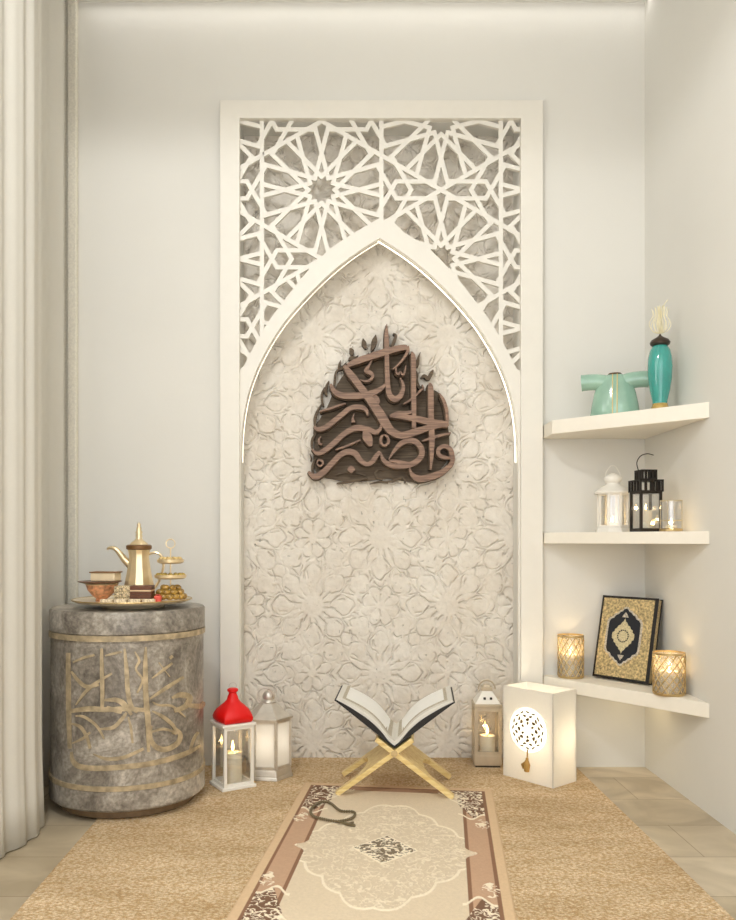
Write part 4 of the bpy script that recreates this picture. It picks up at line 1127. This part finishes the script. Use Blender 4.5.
# --- gold lattice candle holders, bottom shelf
def lattice_holder(loc, R_, H_, label):
    t = thing('gold_candle_holder', label, 'candle holder', loc, 0, 'gold lattice candle holders')
    b = MB(); b.lathe([(R_*.97,0),(R_,.002),(R_,.007),(R_*.9,.008),(.0001,.005)], n=40); b.build('base', M_gold, t, smooth=True)
    b = MB(); n_ = 13; 
    for k in range(n_):
        for sg in (-1, 1):
            pts = []
            for i in range(17):
                a_ = 2*PI*k/n_+sg*i/16*2*PI/n_*4; pts.append((R_*math.cos(a_), R_*math.sin(a_), .006+(H_-.010)*i/16))
            b.tube(pts, .0015, 4)
    for z in (H_*.32, H_*.66): pass
    b.build('lattice', M_gold, t, smooth=True)
    b = MB(); b.ring(R_-.0018, R_+.0012, H_-.006, H_, n=40); b.build('rim', M_gold, t, smooth=True)
    b = MB(); b.ring(R_-.0034, R_-.0024, .008, H_-.005, n=40); b.build('frosted_liner', M_amber, t, smooth=True)
    return t
M_amber = frosted('honey_glass', (226,214,190), .62, .25)
lattice_holder((.799, 2.8405, SZ[2]), .0435, .147, 'gold lattice candle holder beside the niche frame, left of the book')
candle((.799, 2.8405, SZ[2]+.0082), .028, .072, 'white pillar candle in the gold holder beside the niche frame', .42, .7)
lattice_holder((1.013, 2.525, SZ[2]), .047, .130, 'gold lattice candle holder at the shelf end in front of the book')
candle((1.013, 2.525, SZ[2]+.0082), .028, .064, 'white pillar candle in the gold holder at the shelf end', .42, .7)

# --- ornate closed book leaning in the corner
BLp = Vector((.8700, 2.829, SZ[2]+.0065)); BRp = Vector((1.001, 2.662, SZ[2]+.0065)); 
un = (BRp-BLp).normalized(); hn = Vector((-un.y, un.x, 0))
if hn.y < 0: hn = -hn
BHt = .276; lean = .063
vn = (hn*lean+Vector((0,0,BHt))).normalized(); hgt = math.hypot(lean, BHt); bn = un.cross(vn).normalized()
if bn.dot(hn) < 0: bn = -bn            # points to the back cover
BW = (BRp-BLp).length; TH = .027
t = thing('ornate_book', 'closed black book with gold ornamental cover leaning upright in the shelf corner', 'book', tuple(BLp))
def bf(u_, v_, t_): p = un*u_+vn*v_+bn*t_; return (p.x, p.y, p.z)
M_bkb = mat('leather_black', (26,22,22), .45); M_orn2 = mat('cover_gold', (204,182,132), .5, .2, var=.40, scale=130, bump=.6, bscale=260)
M_bord2 = mat('cover_silver', (206,198,182), .45, .3, var=.3, scale=200)
b = MB(); rect = [(0,0),(BW,0),(BW,hgt),(0,hgt)]
b.prism(rect, 0, .003, bf); b.build('front_cover', M_bkb, t, bevel=.0008)
b = MB(); b.prism(rect, TH-.003, TH, bf); b.build('back_cover', M_bkb, t, bevel=.0008)
b = MB(); b.prism([(.003,.004),(BW-.004,.004),(BW-.004,hgt-.004),(.003,hgt-.004)], .003, TH-.003, bf); b.build('page_block', mat('gilt_pages', (196,176,132), .5, .2, var=.3, scale=200), t)
b = MB(); m1 = .008; b.prism([(m1,m1),(BW-m1*1.5,m1),(BW-m1*1.5,hgt-m1),(m1,hgt-m1)], -.0008, 0, bf); b.build('gold_field', M_orn2, t)
cu, cv = BW*.47, hgt*.52
def med(pts, t0_, t1_, nm, mm):
    full = pts+[(-x, y) for x, y in reversed(pts)][0:]
    full = [(x, y) for x, y in pts]+[(x, -y) for x, y in reversed(pts)]+[(-x, -y) for x, y in pts]+[(-x, y) for x, y in reversed(pts)]
    out = []
    for p in full:
        if not out or math.dist(out[-1], p) > 1e-5: out.append(p)
    if math.dist(out[0], out[-1]) < 1e-5: out.pop()
    b = MB(); b.prism([(cu+x, cv+y) for x, y in out], t0_, t1_, bf); b.build(nm, mm, t)
oct_ = [(0,.094),(.007,.092),(.012,.084),(.020,.082),(.026,.074),(.036,.070),(.042,.060),(.053,.056),(.059,.046),(.060,.010),(.060,.001)]
med([(x*1.13, y*1.07) for x, y in oct_], -.0013, -.0008, 'medallion_border', M_bord2)
med(oct_, -.0018, -.0013, 'medallion', mat('navy_leather', (26,30,40), .4))
inn2 = [(0,.060),(.004,.050),(.010,.046),(.014,.038),(.022,.034),(.026,.026),(.033,.022),(.034,.014),(.041,.010),(.042,.001)]
med(inn2, -.0024, -.0018, 'medallion_centre', mat('centre_cream', (216,204,164), .45, .2, var=.2, scale=220))
b = MB()
for sg in (1, -1):
    b.prism([(cu-.012, cv+sg*.064), (cu+.012, cv+sg*.064), (cu+.008, cv+sg*.072), (cu, cv+sg*.082), (cu-.008, cv+sg*.072)], -.0022, -.0018, bf)
b.build('trefoil', M_bord2, t)
b = MB()
for k in range(16):
    a_ = 2*PI*k/16; b.prism([(cu+.022*math.cos(a_+q), cv+.022*math.sin(a_+q)) for q in (-.14,.14)]+[(cu+.018*math.cos(a_+q), cv+.018*math.sin(a_+q)) for q in (.14,-.14)], -.003, -.0024, bf)
b.build('seal_ring', M_bkb, t)
